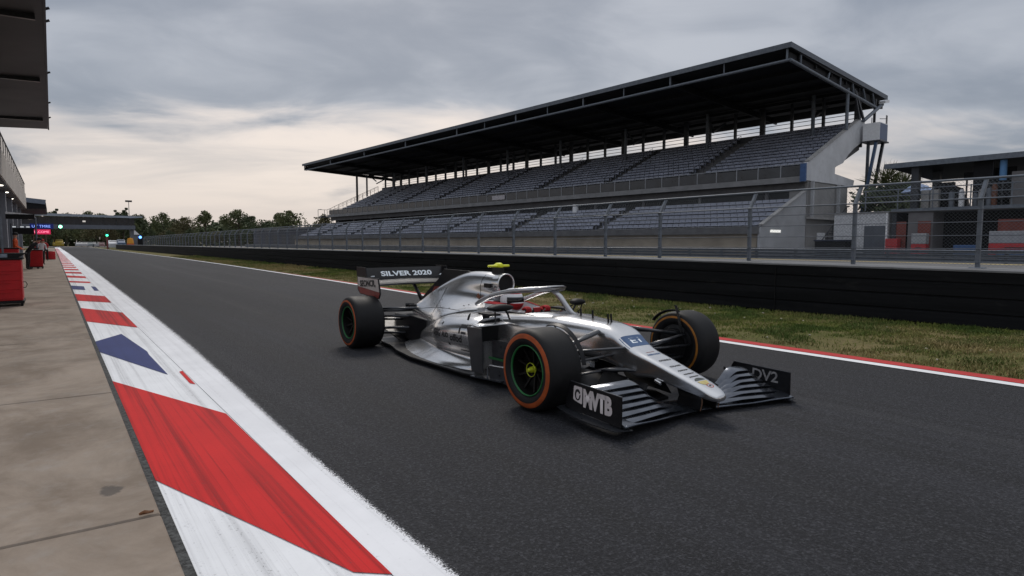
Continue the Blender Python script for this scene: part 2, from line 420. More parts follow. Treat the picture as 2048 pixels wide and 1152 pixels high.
off = lambda P, dx: [(x+dx, y) for x, y in P]
struct(strip('track', resample(off(KL,-.07), ys), resample(off(RI,.06), ys), 0, M['asphalt'], 4))
mb = MB(); mb.add([(-90,229.5,-.002),(150,229.5,-.002),(150,262,-.002),(-90,262,-.002)], [(0,1,2,3)]); struct(mb.build('track_bend', M['asphalt']))
mb = MB(); mb.add([(-90,262,-.012),(150,262,-.012),(150,300,-.012),(-90,300,-.012)], [(0,1,2,3)]); struct(mb.build('run_off_area', mat('run_off', (.20,.16,.14), .9, 0, .2, .2)))
mb = MB()
for y0 in (258, 264): mb.lo((-60, y0, 0), (60, y0+1.4, .012))
struct(mb.build('far_track_line', M['white']))
wht = paint_material('white_road_paint', (.79,.805,.83,1), (.36,.365,.38,1), None, .62)
wedge = paint_material('white_line_paint', (.79,.80,.83,1), (.42,.425,.44,1), (.62, 1.0), .4)
redp = paint_material('red_road_paint', (.56,.020,.021,1), (.12,.009,.011,1), None, .9)
bluep = paint_material('blue_road_paint', (.040,.054,.165,1), (.02,.025,.07,1), None, .4)
struct(strip('kerb', resample(KL, ys), resample(KR, ys), .006, wht, 2))
struct(strip('pit_side_white_line', resample(off(KR,0), ys), resample(off(WR,.022), ys), .010, wedge, 6))
seam = mat('seam_tar', (.050,.052,.052), .95, 0, .75, 45, dirt=(.012,.012,.012), bump=1., bscale=80)
def polys(name, L, z, m):
    mb = MB()
    for P in L: mb.add([(x, y, z) for x, y in P], [tuple(range(len(P)))])
    return struct(mb.build(name, m))
reds = [[(.41,7.06),(1.04,5.16),(1.05,2.21),(.93,2.32),(.73,2.95),(.41,3.93)], [(1.005,7.16),(1.04,7.19),(1.035,6.42),(1.0,6.51)],
        [(.41,15.49),(1.03,13.98),(1.03,11.35),(.41,12.77)], [(.41,19.9),(1.005,18.6),(1.01,16.47),(.41,17.5)],
        [(.41,31.5),(.99,30.2),(.99,28.6),(.41,29.6)], [(.41,35.6),(.99,34.7),(.99,32.8),(.41,33.7)], [(.41,26.9),(.97,25.9),(.98,24.9),(.41,25.9)]]
y = 37.6
while y < 190:
    reds.append([(.42,y+2.0),(.99,y+1.2),(.99,y-.6),(.42,y)]); y += 3.9
polys('kerb_red_paint', reds, .0105, redp)
polys('kerb_blue_paint', [[(.41,10.07),(.76,10.69),(.885,8.75),(.875,8.5),(.89,7.07),(.41,9.05)], [(.41,23.9),(.72,23.2),(.70,21.4),(.41,21.9)], [(.90,23.1),(1.0,22.8),(.99,20.8),(.89,20.9)]], .0105, bluep)
# pit pavement: slabs with joints
mb = MB(); J = [-12,-4,.3,3.38,6.45,10.3,15.4,19.6,24,28.6,33,38,43,48,54,60,67,75,84,94,105,120,140,170,200]
for a, b in zip(J, J[1:]):
    ya, yb = a+.008, b-.008; k = -.055 if a < 8 else .02
    for x0, x1 in ((-4.2,-2.05),(-2.03,.368)):
        P = [(x0, ya+k*(x0-.3)), (x1, ya+k*(x1-.3)), (x1, yb+k*(x1-.3)), (x0, yb+k*(x0-.3))]
        mb.slab([(x, y, -.02) for x, y in P], (0,0,1), .045)
o = struct(mb.build('pavement', pavement_material())); o.modifiers.new('b','BEVEL').width = .008
struct(strip('pavement_seam', resample(off(KL,-.042), ys), resample(off(KL,.012), ys), .0085, seam, 1))
# right edge: white line, red strip
tx = paint_material('edge_line_paint', (.80,.81,.83,1), (.40,.40,.42,1), None, .3)
struct(strip('grass_side_white_line', resample(RI, ys), resample(off(RI,.15), ys), .006, tx, 1))
ys2 = [y for y in ys if y < 32]
o = strip('grass_side_red_kerb', resample(off(RI,.15), ys2), [(x - .20*max(0, (y-8)/24), y) for x, y in resample(off(RI,.36), ys2)], .010, paint_material('edge_red_paint', (.50,.05,.05,1), (.17,.03,.03,1), None, .5), 1); struct(o)
# soil under the verge
def soil_material():
    m, nt, b, _ = base_mat('verge_soil'); tc = nt.nodes.new('ShaderNodeTexCoord'); v = tc.outputs['Object']
    n = noise_(nt, v, .5, 6, .65); n2 = noise_(nt, v, 14, 6, .7)
    c = mixc(nt, smooth_(nt, n, .35, .65), (.095, .098, .030, 1), (.18, .145, .07, 1)); c = mixc(nt, math_(nt, 'MULTIPLY', smooth_(nt, n2, .45, .7), .6), c, (.05, .040, .024, 1))
    nt.links.new(c, b.inputs['Base Color']); b.inputs['Roughness'].default_value = .95; b.inputs['Specular IOR Level'].default_value = .1; bump_(nt, b, n2, .8, .03); return m
soil = soil_material()
struct(strip('verge', resample(off(RI,.30), ys), resample(off(GW,.2), ys), .0035, soil, 4))

# ------------------------------------------------------------------ grass blades on the verge
def grass_obj():
    rng = np.random.default_rng(3)
    N = 270000
    u = rng.random(N); Y = 1.2*np.exp(u*math.log(70/1.2))                     # denser near the lens
    sel = rng.random(N) < .16; Y[sel] = -8 + 9.4*rng.random(sel.sum())
    L = np.interp(Y, [p[1] for p in RI], [p[0] for p in RI])+.40; G = np.interp(Y, [p[1] for p in GW], [p[0] for p in GW])+.02
    t = rng.random(len(Y)); X = L + (G-L)*t
    # clumpy cover: bare by the kerb, lusher by the wall
    def fbm(x, y, s, seed):
        r = np.random.default_rng(seed); v = 0
        for k in range(5):
            a = r.random()*6.28; f = s*(1.7**k)*.7; v = v + np.sin((x*math.cos(a)+y*math.sin(a))*f + r.random()*6.28 + 1.3*np.sin((x*math.sin(a)-y*math.cos(a))*f*.8))/(1.25**k)
        return v
    q = fbm(X, Y, 1.3, 1); q2 = fbm(X, Y, 4.5, 2); hue = fbm(X, Y, .8, 5)
    dens = .58 + .26*q + .22*q2 + .5*(t-.35); k = rng.random(len(X)) < np.clip(dens, .05, 1)
    X, Y, t, q, q2, hue = X[k], Y[k], t[k], q[k], q2[k], hue[k]; n = len(X)
    far = np.clip(np.abs(Y)/12, 1, 5)
    h = .62*(.022 + .040*rng.random(n) + .035*np.clip(q2-.3, 0, 2)*rng.random(n) + .07*(t > .93)*rng.random(n))*(.8+.25*far)
    wd = (.004 + .004*rng.random(n))*far*1.1
    a = rng.random(n)*2*math.pi; lean = .9*h*rng.random(n); la = rng.random(n)*2*math.pi
    base = np.stack([X, Y, np.zeros(n)+.002], 1); dx = np.stack([np.cos(a)*wd, np.sin(a)*wd, 0*a], 1)
    mid = base + np.stack([np.cos(la)*lean*.35, np.sin(la)*lean*.35, h*.6], 1); tip = base + np.stack([np.cos(la)*lean, np.sin(la)*lean, h], 1)
    V = np.empty((n, 5, 3)); V[:,0] = base-dx; V[:,1] = base+dx; V[:,2] = mid+dx*.7; V[:,3] = mid-dx*.7; V[:,4] = tip
    V = V.reshape(-1, 3); b = np.arange(n)*5
    loops = np.stack([b, b+1, b+2, b+3, b+3, b+2, b+4], 1).reshape(-1)
    me = bpy.data.meshes.new('grass'); me.vertices.add(len(V)); me.vertices.foreach_set('co', V.ravel().astype(np.float32))
    me.loops.add(len(loops)); me.loops.foreach_set('vertex_index', loops.astype(np.int32))
    me.polygons.add(2*n); st = np.stack([np.arange(n)*7, np.arange(n)*7+4], 1).ravel(); me.polygons.foreach_set('loop_start', st.astype(np.int32))
    ca = me.color_attributes.new('tint', 'FLOAT_COLOR', 'POINT')
    dry = np.clip(.37 + .34*hue - .40*(t-.45) + .25*rng.standard_normal(n), 0, 1)[:, None]; lush = np.clip(.5+.35*q2, 0, 1)[:, None]
    g1 = np.array([.070,.108,.026]); g2 = np.array([.150,.172,.042]); s1 = np.array([.30,.235,.115])
    c = (g1*(lush)+g2*(1-lush))*(1-dry) + s1*dry; c *= 1.2*(.7+.6*rng.random((n,1)))
    C = np.ones((n, 5, 4)); C[:, :, :3] = c[:, None, :]; ca.data.foreach_set('color', C.ravel().astype(np.float32))
    me.update(); me.validate()
    m, nt, bs, _ = base_mat('grass_blades'); at = nt.nodes.new('ShaderNodeAttribute'); at.attribute_name = 'tint'
    nt.links.new(at.outputs['Color'], bs.inputs['Base Color']); bs.inputs['Roughness'].default_value = .8; bs.inputs['Specular IOR Level'].default_value = .15
    me.materials.append(m); o = bpy.data.objects.new('grass', me); COL.objects.link(o)
    tag(o, 'rough green and straw coloured grass on the verge below the dark wall', 'grass', None, 'stuff')
grass_obj()
# little pale stones and a dry leaf
rng = random.Random(5)
st = MB()
for i in range(60):
    x = rng.uniform(7.9, 11); y = rng.uniform(1.5, 14); r = rng.uniform(.008, .025)
    rings = [[(x+r*math.sin(a)*math.cos(b)*rng.uniform(.8,1.2), y+r*math.sin(a)*math.sin(b)*1.2, .02+r*.8*math.cos(a)) for b in np.linspace(0, 6.28, 7)[:-1]] for a in (.4, 1.2, 2., 2.8)]
    st.loft(rings)
tag(st.build('pebbles', mat('pale_stone', (.42,.38,.30), .9, 0, .3, 20)), 'small pale stones scattered in the verge grass', 'pebbles', None, 'stuff')
lf = MB(); lf.sheet([[(.28+.020*i+.003*j, 3.40+.012*j*math.sin(math.pi*(i+.3)/3.6), .033+.012*abs(j)*(1+.4*math.sin(i*2))) for j in (-1,0,1)] for i in range(4)], .0015)
tag(lf.build('dry_leaf', mat('dry_leaf', (.22,.10,.045), .8, 0, .3, 40)), 'curled brown dry leaf lying on the pit pavement beside the kerb', 'leaf')

# raised service ground behind the wall
mb = MB(); mb.lo((12.25,-60,-.02),(420,172,.6))
struct(mb.build('service_road', mat('service_asphalt', (.115,.115,.118), .9, 0, .2, .4, dirt=(.075,.075,.08))))
mb = MB(); mb.lo((26.6,-40,.6),(27.0,150,.606)); struct(mb.build('service_road_yellow_line', mat('yellow_line', (.50,.38,.12), .8, 0, .2, 2)))

# ------------------------------------------------------------------ dark crash wall with concrete cap
bw = thing('barrier_wall', 'long black crash wall with a grey concrete cap running beside the grass verge', 'barrier', (0,0,0))
def wall_material():
    m, nt, b, _ = base_mat('black_belting'); tc = nt.nodes.new('ShaderNodeTexCoord'); v = tc.outputs['Object']
    n = noise_(nt, v, 1., 7, .65, (1, .25, 6)); s = noise_(nt, v, 5, 6, .7, (1, .3, 1))
    c = mixc(nt, smooth_(nt, n, .35, .7), (.0055,.006,.007,1), (.0125,.013,.015,1)); c = mixc(nt, math_(nt,'MULTIPLY',smooth_(nt, s, .55, .8),.4), c, (.045,.044,.043,1))
    nt.links.new(c, b.inputs['Base Color']); b.inputs['Roughness'].default_value = .7; b.inputs['Specular IOR Level'].default_value = .12; bump_(nt, b, n, .4, .02); return m
yw = list(np.linspace(-6, 30, 19)) + list(np.linspace(34, 168, 24)); gx = resample(GW, yw)
prof = [(.06,0),(.06,.05),(.0,.06),(.0,.24),(.018,.25),(.018,.27),(-.004,.28),(-.004,.50),(.016,.51),(.016,.53),(-.004,.54),(-.004,.74),(.014,.75),(.014,.77),(-.002,.78),(-.002,.955),(.5,.955),(.5,0)]
hw_ = lambda y: float(np.interp(y, [2.5, 9], [.94, 1.0]))
mb = MB(); mb.loft([[(x+a, y, z*hw_(y)) for a, z in prof] for x, y in gx]); mb.build('wall_face', wall_material(), bw)
mb = MB(); mb.loft([[(x+a, y, z*hw_(y)) for a, z in [(-.012,.958),(-.012,.985),(.0,.995),(.9,1.0),(.9,.958)]] for x, y in gx]); mb.build('wall_cap', mat('cap_concrete', (.155,.158,.165), .8, 0, .2, 1.5, dirt=(.09,.09,.095)), bw)
for i in range(9):
    y = -2+i*4.2; x = resample(GW, [y])[0][0]; mb = MB(); mb.lo((x-.0075, y-.006, .03),(x+.01, y+.006, .89)); mb.build('joint_strip', M['black'], bw)

# ------------------------------------------------------------------ catch fence
def wire_material():
    m, nt, b, out = base_mat('chain_link'); tc = nt.nodes.new('ShaderNodeTexCoord'); sp = nt.nodes.new('ShaderNodeSeparateXYZ'); nt.links.new(tc.outputs['Object'], sp.inputs[0])
    def wire(v, step, th):
        f = math_(nt, 'FRACT', math_(nt, 'DIVIDE', v, step)); return math_(nt, 'LESS_THAN', f, th/step)
    a = math_(nt, 'ADD', sp.outputs[1], sp.outputs[2]); c = math_(nt, 'SUBTRACT', sp.outputs[1], sp.outputs[2])
    k = math_(nt, 'MAXIMUM', wire(a, .058, .0038), wire(c, .058, .0038))
    tr = nt.nodes.new('ShaderNodeBsdfTransparent'); mx = nt.nodes.new('ShaderNodeMixShader'); nt.links.new(k, mx.inputs[0]); nt.links.new(tr.outputs[0], mx.inputs[1]); nt.links.new(b.outputs[0], mx.inputs[2]); nt.links.new(mx.outputs[0], out.inputs[0])
    b.inputs['Base Color'].default_value = (.13,.145,.165,1); b.inputs['Roughness'].default_value = .5; b.inputs['Metallic'].default_value = .3; return m
fence = thing('catch_fence', 'long grey chain link catch fence with cranked posts standing behind the black crash wall', 'fence', (0,0,0))
fx = lambda y: resample(GW, [y])[0][0] + .62
py = [-2.3,-.4,1.5,3.4,5.28,7.33,9.72,11.55]
while py[-1] < 120: py.append(py[-1]+2.06)
crank = (.20, .30)
def post_mb():
    mb = MB(); mb.bar((0,0,-.05),(0,0,1.12),.078,.062,up=(0,1,0)); mb.bar((0,0,1.10),(crank[0]+.02,0,1.10+.34),.068,.058,up=(0,1,0)); mb.box((0,0,-.035),(.22,.2,.025)); return mb
p0 = None; wires = [.06,.28,.50,.72,.93,1.10]
wm = wire_material()
# one bay of mesh, shared by bays of equal length
def bay(x, y0, y1, x1):
    mb = MB(); L = y1-y0; dx = x1-x
    mb.add([(0,0,.0),(dx,L,.0),(dx,L,1.11),(0,0,1.11)], [(0,1,2,3)]); mb.add([(0,0,1.11),(dx,L,1.11),(dx+.20,L,1.42),(.20,0,1.42)], [(0,1,2,3)])
    o = mb.build('mesh_panel', wm, fence, loc=(x-.045, y0, 0.985)); return o
for i, y in enumerate(py):
    if i == 0: p0 = post_mb().build('post', M['galv'], fence, bevel=.012, loc=(fx(y), y, 0.985))
    else:
        c = p0.copy(); COL.objects.link(c); c.parent = fence; c.location = (fx(y), y, 0.985)
    if i+1 < len(py): bay(fx(y), y, py[i+1], fx(py[i+1]))
for z in wires:
    mb = MB(); r = .0075 if z < 1 else .014
    mb.tube([(fx(y)-.05, y, 0.985+z) for y in py], r, 6); mb.build('tension_wire', M['galv_dark'] if z < 1 else M['galv'], fence, smooth=True)
mb = MB(); mb.tube([(fx(y)+.17, y, 0.985+1.44) for y in py], .02, 8); mb.build('top_rail', M['galv'], fence, smooth=True)

# triple beam guardrail on the far side of the service road
gr = thing('guardrail', 'long grey corrugated steel guardrail across the service road in front of the grandstand', 'guardrail', (0,0,0))
for k, z in enumerate((.70,.86,1.02)):
    mb = MB(); pr = [(0,-.07),(-.05,-.055),(-.05,-.03),(.0,-.012),(.0,.012),(-.05,.03),(-.05,.055),(0,.07),(.015,.07),(.015,-.07)]
    mb.loft([[(28+a, y, z+b) for a, b in pr] for y in (-30, 15, 60, 118)]); mb.build('rail_beam', M['galv'], gr)
gp = None
for i in range(74):
    y = -29+2*i
    if gp is None:
        mb = MB(); mb.lo((.03,-.05,0),(.13,.05,.5)); gp = mb.build('rail_post', M['galv_dark'], gr, loc=(28, y, .6))
    else:
        c = gp.copy(); COL.objects.link(c); c.parent = gr; c.location = (28, y, .6)
# ------------------------------------------------------------------ grandstand (local x = depth away from the track, y = along it)
GR = .6
ST = thing('grandstand', 'huge covered grandstand with two tiers of empty blue grey seats and a dark cantilever roof', 'grandstand', (42, 22, 0), R(3.72))
LEN = 78.
def sb(fn, name, m, **kw):
    mb = MB(); fn(mb); return mb.build(name, m, ST, **kw)
# lower tier: front wall, ledge, stepped terrace
sb(lambda b: b.lo((-5.8,.3,GR),(-5.6,LEN,1.95)), 'front_wall', M['beige'])
sb(lambda b: (b.lo((-6.15,.1,1.95),(-5.6,LEN,2.12)), b.lo((-6.0,.1,2.12),(-5.85,LEN,2.42))), 'front_ledge', M['conc_dark'])
NL, PL, RL = 7, .84, .335
def terr(b, x0, z0, n, p, r):
    pr = [(x0, z0-1.2)]
    for i in range(n): pr += [(x0+i*p, z0+i*r), (x0+(i+1)*p, z0+i*r)]
    pr += [(x0+n*p, z0-1.2+(n-1)*r-.4)]
    b.loft([[(x, y, z) for x, z in pr] for y in (.15, LEN)])
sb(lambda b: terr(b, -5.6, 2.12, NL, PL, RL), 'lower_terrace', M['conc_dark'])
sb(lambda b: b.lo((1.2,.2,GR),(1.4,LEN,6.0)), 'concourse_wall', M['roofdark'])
# upper deck
NU, PU, RU = 13, .74, .345
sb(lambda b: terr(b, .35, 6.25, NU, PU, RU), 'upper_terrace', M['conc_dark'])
sb(lambda b: (b.lo((-.1,-.1,5.68),(.32,LEN,6.02)), b.lo((-.22,-.1,5.60),(.0,LEN,5.74))), 'deck_fascia', mat('fascia_grey', (.21,.212,.218), .8, 0, .15, .9, dirt=(.13,.13,.13)))
sb(lambda b: b.lo((9.97,0,9.0),(10.15,LEN,11.05)), 'back_parapet', M['steel_dark'])
# seats: the hundred nearest are parts of their own
seat_m = mat('seat_plastic', (.25,.27,.335), .4, 0, .22, .9, dirt=(.11,.12,.15))
def seat_pts():
    mb = MB()
    mb.sheet([[(x, y, z) for y in (-.235,0,.235)] for x, z in ((-.20,.40),(-.19,.425),(.0,.41),(.16,.405),(.19,.44),(.215,.54),(.225,.62),(.23,.64))], .03)
    mb.lo((-.02,-.03,0),(.10,.03,.40)); return mb
sm = seat_pts(); seats = []
aisle_l = [14.5+k*11.2 for k in range(6)]; aisle_u = [9.5+k*9.6 for k in range(8)]
def in_aisle(y, A, w=.65): return any(abs(y-a) < w for a in A)
for i in range(NL-1):
    y = .8
    while y < LEN-.5:
        if not in_aisle(y, aisle_l): seats.append((-5.6+i*PL+.5, y, 2.12+i*RL))
        y += .52
for i in range(NU):
    y = .7
    while y < LEN-.4:
        if not in_aisle(y, aisle_u): seats.append((.35+i*PU+.42, y, 6.25+i*RU))
        y += .52
mw = Matrix.Translation((42,22,0)) @ Matrix.Rotation(R(3.72), 4, 'Z')
seats.sort(key=lambda p: ((mw @ Vector(p)) - Vector((0,0,H_CAM))).length)
rs = random.Random(11); s0 = None; rest = MB()
for k, p in enumerate(seats):
    if k < 100:
        if s0 is None: s0 = sm.build('seat', seat_m, ST, smooth=False, loc=p)
        else:
            c = s0.copy(); COL.objects.link(c); c.parent = ST; c.location = p
    else:
        jx = rs.uniform(-.02,.02)
        rest.add([(x+p[0]+jx, y+p[1], z+p[2]) for x, y, z in sm.v], sm.f)
tag(rest.build('seat_rows', seat_m, ST), None, None, None, 'stuff')
# aisle steps with low handrails
for A, x0, z0, n, p, r in ((aisle_l,-5.6,2.12,NL,PL,RL),(aisle_u,.35,6.25,NU,PU,RU)):
    for a in A:
        mb = MB()
        for i in range(n-1): mb.lo((x0+i*p+p*.5, a-.55, z0+i*r), (x0+(i+1)*p, a+.55, z0+i*r+r*.5))
        mb.build('aisle_steps', M['conc_dark'], ST)
        mb = MB()
        for i in range(1, n-1, 2):
            mb.tube([(x0+i*p, a, z0+i*r),(x0+i*p, a, z0+i*r+.9)], .022, 5)
            mb.tube([(x0+i*p, a, z0+i*r+.9),(x0+min(n-2, i+2)*p, a, z0+min(n-2, i+2)*r+.9)], .022, 5)
        mb.build('aisle_rail', M['steel_dark'], ST)
# balustrade of the upper deck: glass-like grey infill between light posts
infill = mat('balustrade_infill', (.045,.048,.053), .3, 0, .25, .8)
n = 46; pale_ = mat('pale_steel', (.30,.315,.34), .5, .2, .12, 3)
for i in range(n):
    y0, y1 = i*LEN/n, (i+1)*LEN/n
    sb(lambda b: b.lo((.06,y0+.05,6.06),(.075,y1-.05,6.78)), 'balustrade_panel', infill)
    sb(lambda b: b.lo((.03,y0-.03,6.02),(.10,y0+.03,6.9)), 'balustrade_post', pale_)
sb(lambda b: b.tube([(.065,-.1,6.88),(.065,LEN,6.88)], .035, 6), 'balustrade_rail', pale_)
# notice hung on the balustrade
sb(lambda b: b.lo((-.03,32.4,6.15),(.02,34.6,6.62)), 'balustrade_notice', mat('pale_notice', (.42,.40,.42), .6, 0, .1, 3))
# columns of the lower concourse
for i in range(14):
    y = 3+i*5.6
    sb(lambda b: b.tube([(.7,y,3.5),(.7,y,5.65)], .13, 10), 'concourse_column', M['conc_dark'], smooth=True, angle=50)
sb(lambda b: b.tube([(-.6,21.2,3.6),(-.6,21.2,5.0)], .28, 14), 'white_drum', M['white'], smooth=True, angle=50)
# roof
RF, RB, RZ = -3.25, 14.2, 14.15
def roofz(x): return RZ - (x-RF)*.042
mb = MB()
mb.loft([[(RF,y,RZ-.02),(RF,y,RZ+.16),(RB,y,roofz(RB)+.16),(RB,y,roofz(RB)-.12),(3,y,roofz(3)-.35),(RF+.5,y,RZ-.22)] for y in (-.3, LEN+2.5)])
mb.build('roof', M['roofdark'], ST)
sb(lambda b: (b.lo((RF-.06,-.36,RZ-.14),(RF-.003,LEN+2.5,RZ+.20)),), 'roof_gutter', M['galv_dark'])
mb = MB(); mb.bar((RF-.06,-.34,RZ+.02),(RB,-.34,roofz(RB)+.02),.05,.34); mb.build('roof_verge', M['galv_dark'], ST)
for k in range(6):
    x = RF+1.5+k*2.6; mb = MB(); mb.bar((x,-.2,roofz(x)-.42),(x,LEN+2.3,roofz(x)-.42),.14,.26); mb.build('purlin', M['roofdark'], ST)
ry = [0,9,18,27,37,48,59,70,80]
for y in ry:
    mb = MB(); mb.bar((RF+.25,y,RZ-.55),(RB-.2,y,roofz(RB)-.62),.16,.5); mb.build('rafter', M['roofdark'], ST)
# front truss: lower chord with hangers
lc = RZ-.88
sb(lambda b: b.tube([(RF+.15,-.2,lc),(RF+.15,LEN+1.5,lc)], .10, 8), 'truss_chord', M['galv'], smooth=True, angle=50)
for y in ry+[4.5,13.5,22.5,32]:
    sb(lambda b: b.tube([(RF+.15,max(y,-.1),lc),(RF+.15,max(y,-.1),RZ-.1)], .075 if y in ry else .05, 6), 'truss_hanger', M['galv'])
# end truss over the near gable
ex0, ex1 = RF+.15, 12.2
ez = lambda x: lc + (x-ex0)/(ex1-ex0)*(roofz(ex1)-1.15-lc)
sb(lambda b: b.tube([(ex0,-.2,lc),(ex1,-.2,ez(ex1))], .12, 8), 'end_chord', M['galv'], smooth=True, angle=50)
for a, bx in ((-1.6,-1.6),(3.1,2.7),(4.9,4.9),(7.1,7.5),(9.2,9.9),(11.2,11.8)):
    sb(lambda b: b.tube([(bx,-.2,ez(bx)),(a,-.2,roofz(a)-.1)], .085, 6), 'end_web', M['galv'])
# back beam and columns standing in the upper tier
sb(lambda b: b.lo((13.0,0,roofz(13)-.95),(13.2,LEN+2,roofz(13)-.35)), 'back_beam', M['steel_dark'])
for i in range(30):
    y = .5+i*2.65; big = i % 3 == 0
    sb(lambda b: b.lo((10.2,y-(.22 if big else .10),10.6),(10.45,y+(.22 if big else .10),13.7)), 'back_post', M['steel_dark'])
for y in [3+9.6*k for k in range(9)]:
    sb(lambda b: b.tube([(8.0,y,9.6),(8.0,y,13.3)], .15, 10), 'roof_column', M['galv_dark'], smooth=True, angle=50)
    sb(lambda b: (b.bar((10.3,y+.8,12.0),(12.6,y+.8,13.2),.16,.18), b.bar((10.3,y+.8,12.4),(9.0,y+.8,13.3),.14,.16)), 'knee_brace', M['steel_dark'])
for z in (11.35,11.7):
    sb(lambda b: b.tube([(10.12,0,z),(10.12,LEN,z)], .03, 5), 'back_rail', M['steel_dark'])
sb(lambda b: b.tube([(5.5,LEN+.6,8.0),(5.5,LEN+.6,13.4)], .18, 10), 'end_column', M['steel_dark'], smooth=True, angle=50)
# far end handrail climbing with the tier
def far_rail(b):
    P = [(-.2,LEN+.1,6.9),(.4,LEN+.1,7.1)]+[(.4+i*PU, LEN+.1, 7.15+i*RU) for i in range(1,NU)]
    b.tube(P, .035, 5); b.tube([(x,y,z-.45) for x,y,z in P], .02, 5)
    for x, y, z in P[::1]: b.tube([(x,y,z-1.0),(x,y,z)], .03, 5)
    for x in (-1.3,-.2): b.tube([(x,LEN+1.2,5.8),(x,LEN+1.2,6.9)], .04, 5)
    b.lo((-1.3,LEN-.1,5.6),(.3,LEN+1.3,5.75)); b.tube([(-1.3,LEN+1.2,6.9),(.2,LEN+1.2,6.9)], .035, 5); b.tube([(-1.3,LEN+1.2,6.9),(-1.3,LEN-.1,6.9)], .035, 5)
sb(far_rail, 'end_handrail', M['galv_dark'])
# near gable: raking concrete beam with the open triangle under it
gz = [(-.12,5.72),(-.12,6.75),(.35,7.02),(8.9,10.95),(10.15,11.15),(10.15,9.6),(9.3,9.15),(8.3,8.75),(7.2,8.15),(6.2,7.4),(4.8,7.0),(4.8,6.5),(8.5,6.25),(8.3,5.75),(3.0,5.72)]
mb = MB(); mb.slab([(x,-.12,z) for x, z in gz], (0,1,0), .26); o = mb.build('raking_beam', mat('white_beam', (.56,.57,.59), .75, 0, .10, .9, dirt=(.42,.42,.42)), ST)
sb(lambda b: b.bar((.3,-.02,7.06),(9.0,-.02,11.05),.34,.06), 'raking_coping', M['conc'])
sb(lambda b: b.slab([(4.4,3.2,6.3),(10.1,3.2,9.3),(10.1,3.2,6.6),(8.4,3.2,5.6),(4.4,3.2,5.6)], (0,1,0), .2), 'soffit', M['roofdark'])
sb(lambda b: b.lo((-.28,-.22,5.62),(-.13,.18,6.86)), 'blue_end_panel', M['blue'])
# lower gable walls
gl = [(-5.95,GR),(-5.95,2.30),(-5.7,2.55),(.4,5.05),(.4,GR)]
mb = MB(); mb.slab([(x,-.02,z) for x, z in gl], (0,1,0), .2); mb.build('lower_gable_wall', M['conc_white'], ST)
sb(lambda b: b.bar((-5.95,-.01,2.52),(.42,-.01,5.12),.30,.09), 'lower_gable_coping', M['conc'])
sb(lambda b: b.lo((.42,-.06,GR),(7.4,1.2,5.70)), 'stair_block', mat('grey_render', (.255,.25,.245), .85, 0, .15, .7, dirt=(.17,.165,.16)))
sb(lambda b: b.lo((.36,-.4,3.05),(5.6,-.07,3.2)), 'landing', M['conc'])
def stair(b):
    for i in range(14): b.lo((.9+i*.30,-.95,GR+i*.175),(1.22+i*.30,-.45,GR+.06+i*.175))
    b.bar((.8,-.98,GR-.05),(5.1,-.98,3.1),.05,.22); b.bar((.8,-.98,GR+.9),(5.1,-.98,4.1),.05); [b.bar((1+i*.8,-.98,GR+i*.47),(1+i*.8,-.98,GR+1.05+i*.47),.04) for i in range(6)]
sb(stair, 'gable_stair', M['steel_dark'])
for x in (.75,5.2,): sb(lambda b: b.lo((x-.1,-.38,3.2),(x+.1,-.2,5.7)), 'landing_post', M['conc_white'])
sb(lambda b: (b.lo((-4.7,-.05,2.05),(-3.3,-.023,2.22))), 'lit_notice', emit('notice_light', (1,1,.95), .9))
sb(lambda b: b.lo((2.2,-.12,GR),(3.5,-.065,2.1)), 'stair_door', M['white'])
# small camera cabin on splayed legs beside the gable
sb(lambda b: b.lo((9.2,-1.55,9.30),(10.85,-.35,10.66)), 'cabin', M['white'])
sb(lambda b: b.lo((9.25,-1.565,9.36),(10.8,-1.552,10.60)), 'cabin_front', mat('blue_grey_panel', (.075,.11,.20), .5, 0, .1, 2))
sb(lambda b: b.lo((9.1,-1.65,9.20),(10.95,-.25,9.30)), 'cabin_floor', M['steel_dark'])
def crail(b):
    for x, y in ((10.6,-1.5),(10.8,-1.5),(10.8,-.4)): b.tube([(x,y,10.6),(x,y,11.35)], .03, 5)
    b.tube([(9.25,-1.5,10.9),(10.8,-1.5,11.1)], .025, 5)
sb(crail, 'cabin_rail', M['steel_dark'])
for p, q, m in (((9.3,-1.3,9.2),(6.2,-1.1,GR),'blue_steel'),((10.7,-1.3,9.2),(7.8,-1.1,GR),'steel_dark'),((9.7,-.6,9.2),(9.6,-.6,GR),'galv_dark')):
    if m not in M: M[m] = mat('blue_steel', (.05,.085,.15), .45, .2, .15, 2)
    sb(lambda b: b.bar(p, q, .19, .19), 'cabin_leg', M[m])
sb(lambda b: b.tube([(9.6,-.9,7.3),(10.6,-.5,7.25)], .05, 6), 'leg_tie', M['steel_dark'])
sb(lambda b: b.tube([(9.4,-.3,10.95),(13.2,-.3,12.75)], .14, 8), 'roof_strut', M['galv'], smooth=True, angle=50)
sb(lambda b: b.tube([(6.5,-.15,9.9),(6.5,-.15,13.0)], .13, 8), 'gable_column', M['galv'], smooth=True, angle=50)
for p_, q_, t_ in (((9.6,-.2,11.1),(7.8,-.2,13.0),.16),((8.8,-.2,11.0),(7.6,-.2,13.1),.12),((11.9,-.2,10.7),(11.9,-.2,13.0),.16)):
    sb(lambda b: b.bar(p_, q_, t_), 'gable_brace', M['steel_dark'])
sb(lambda b: b.box((13.3,-.4,12.95),(.9,.5,.22),0,0,0,-.2), 'floodlight_box', M['white'])

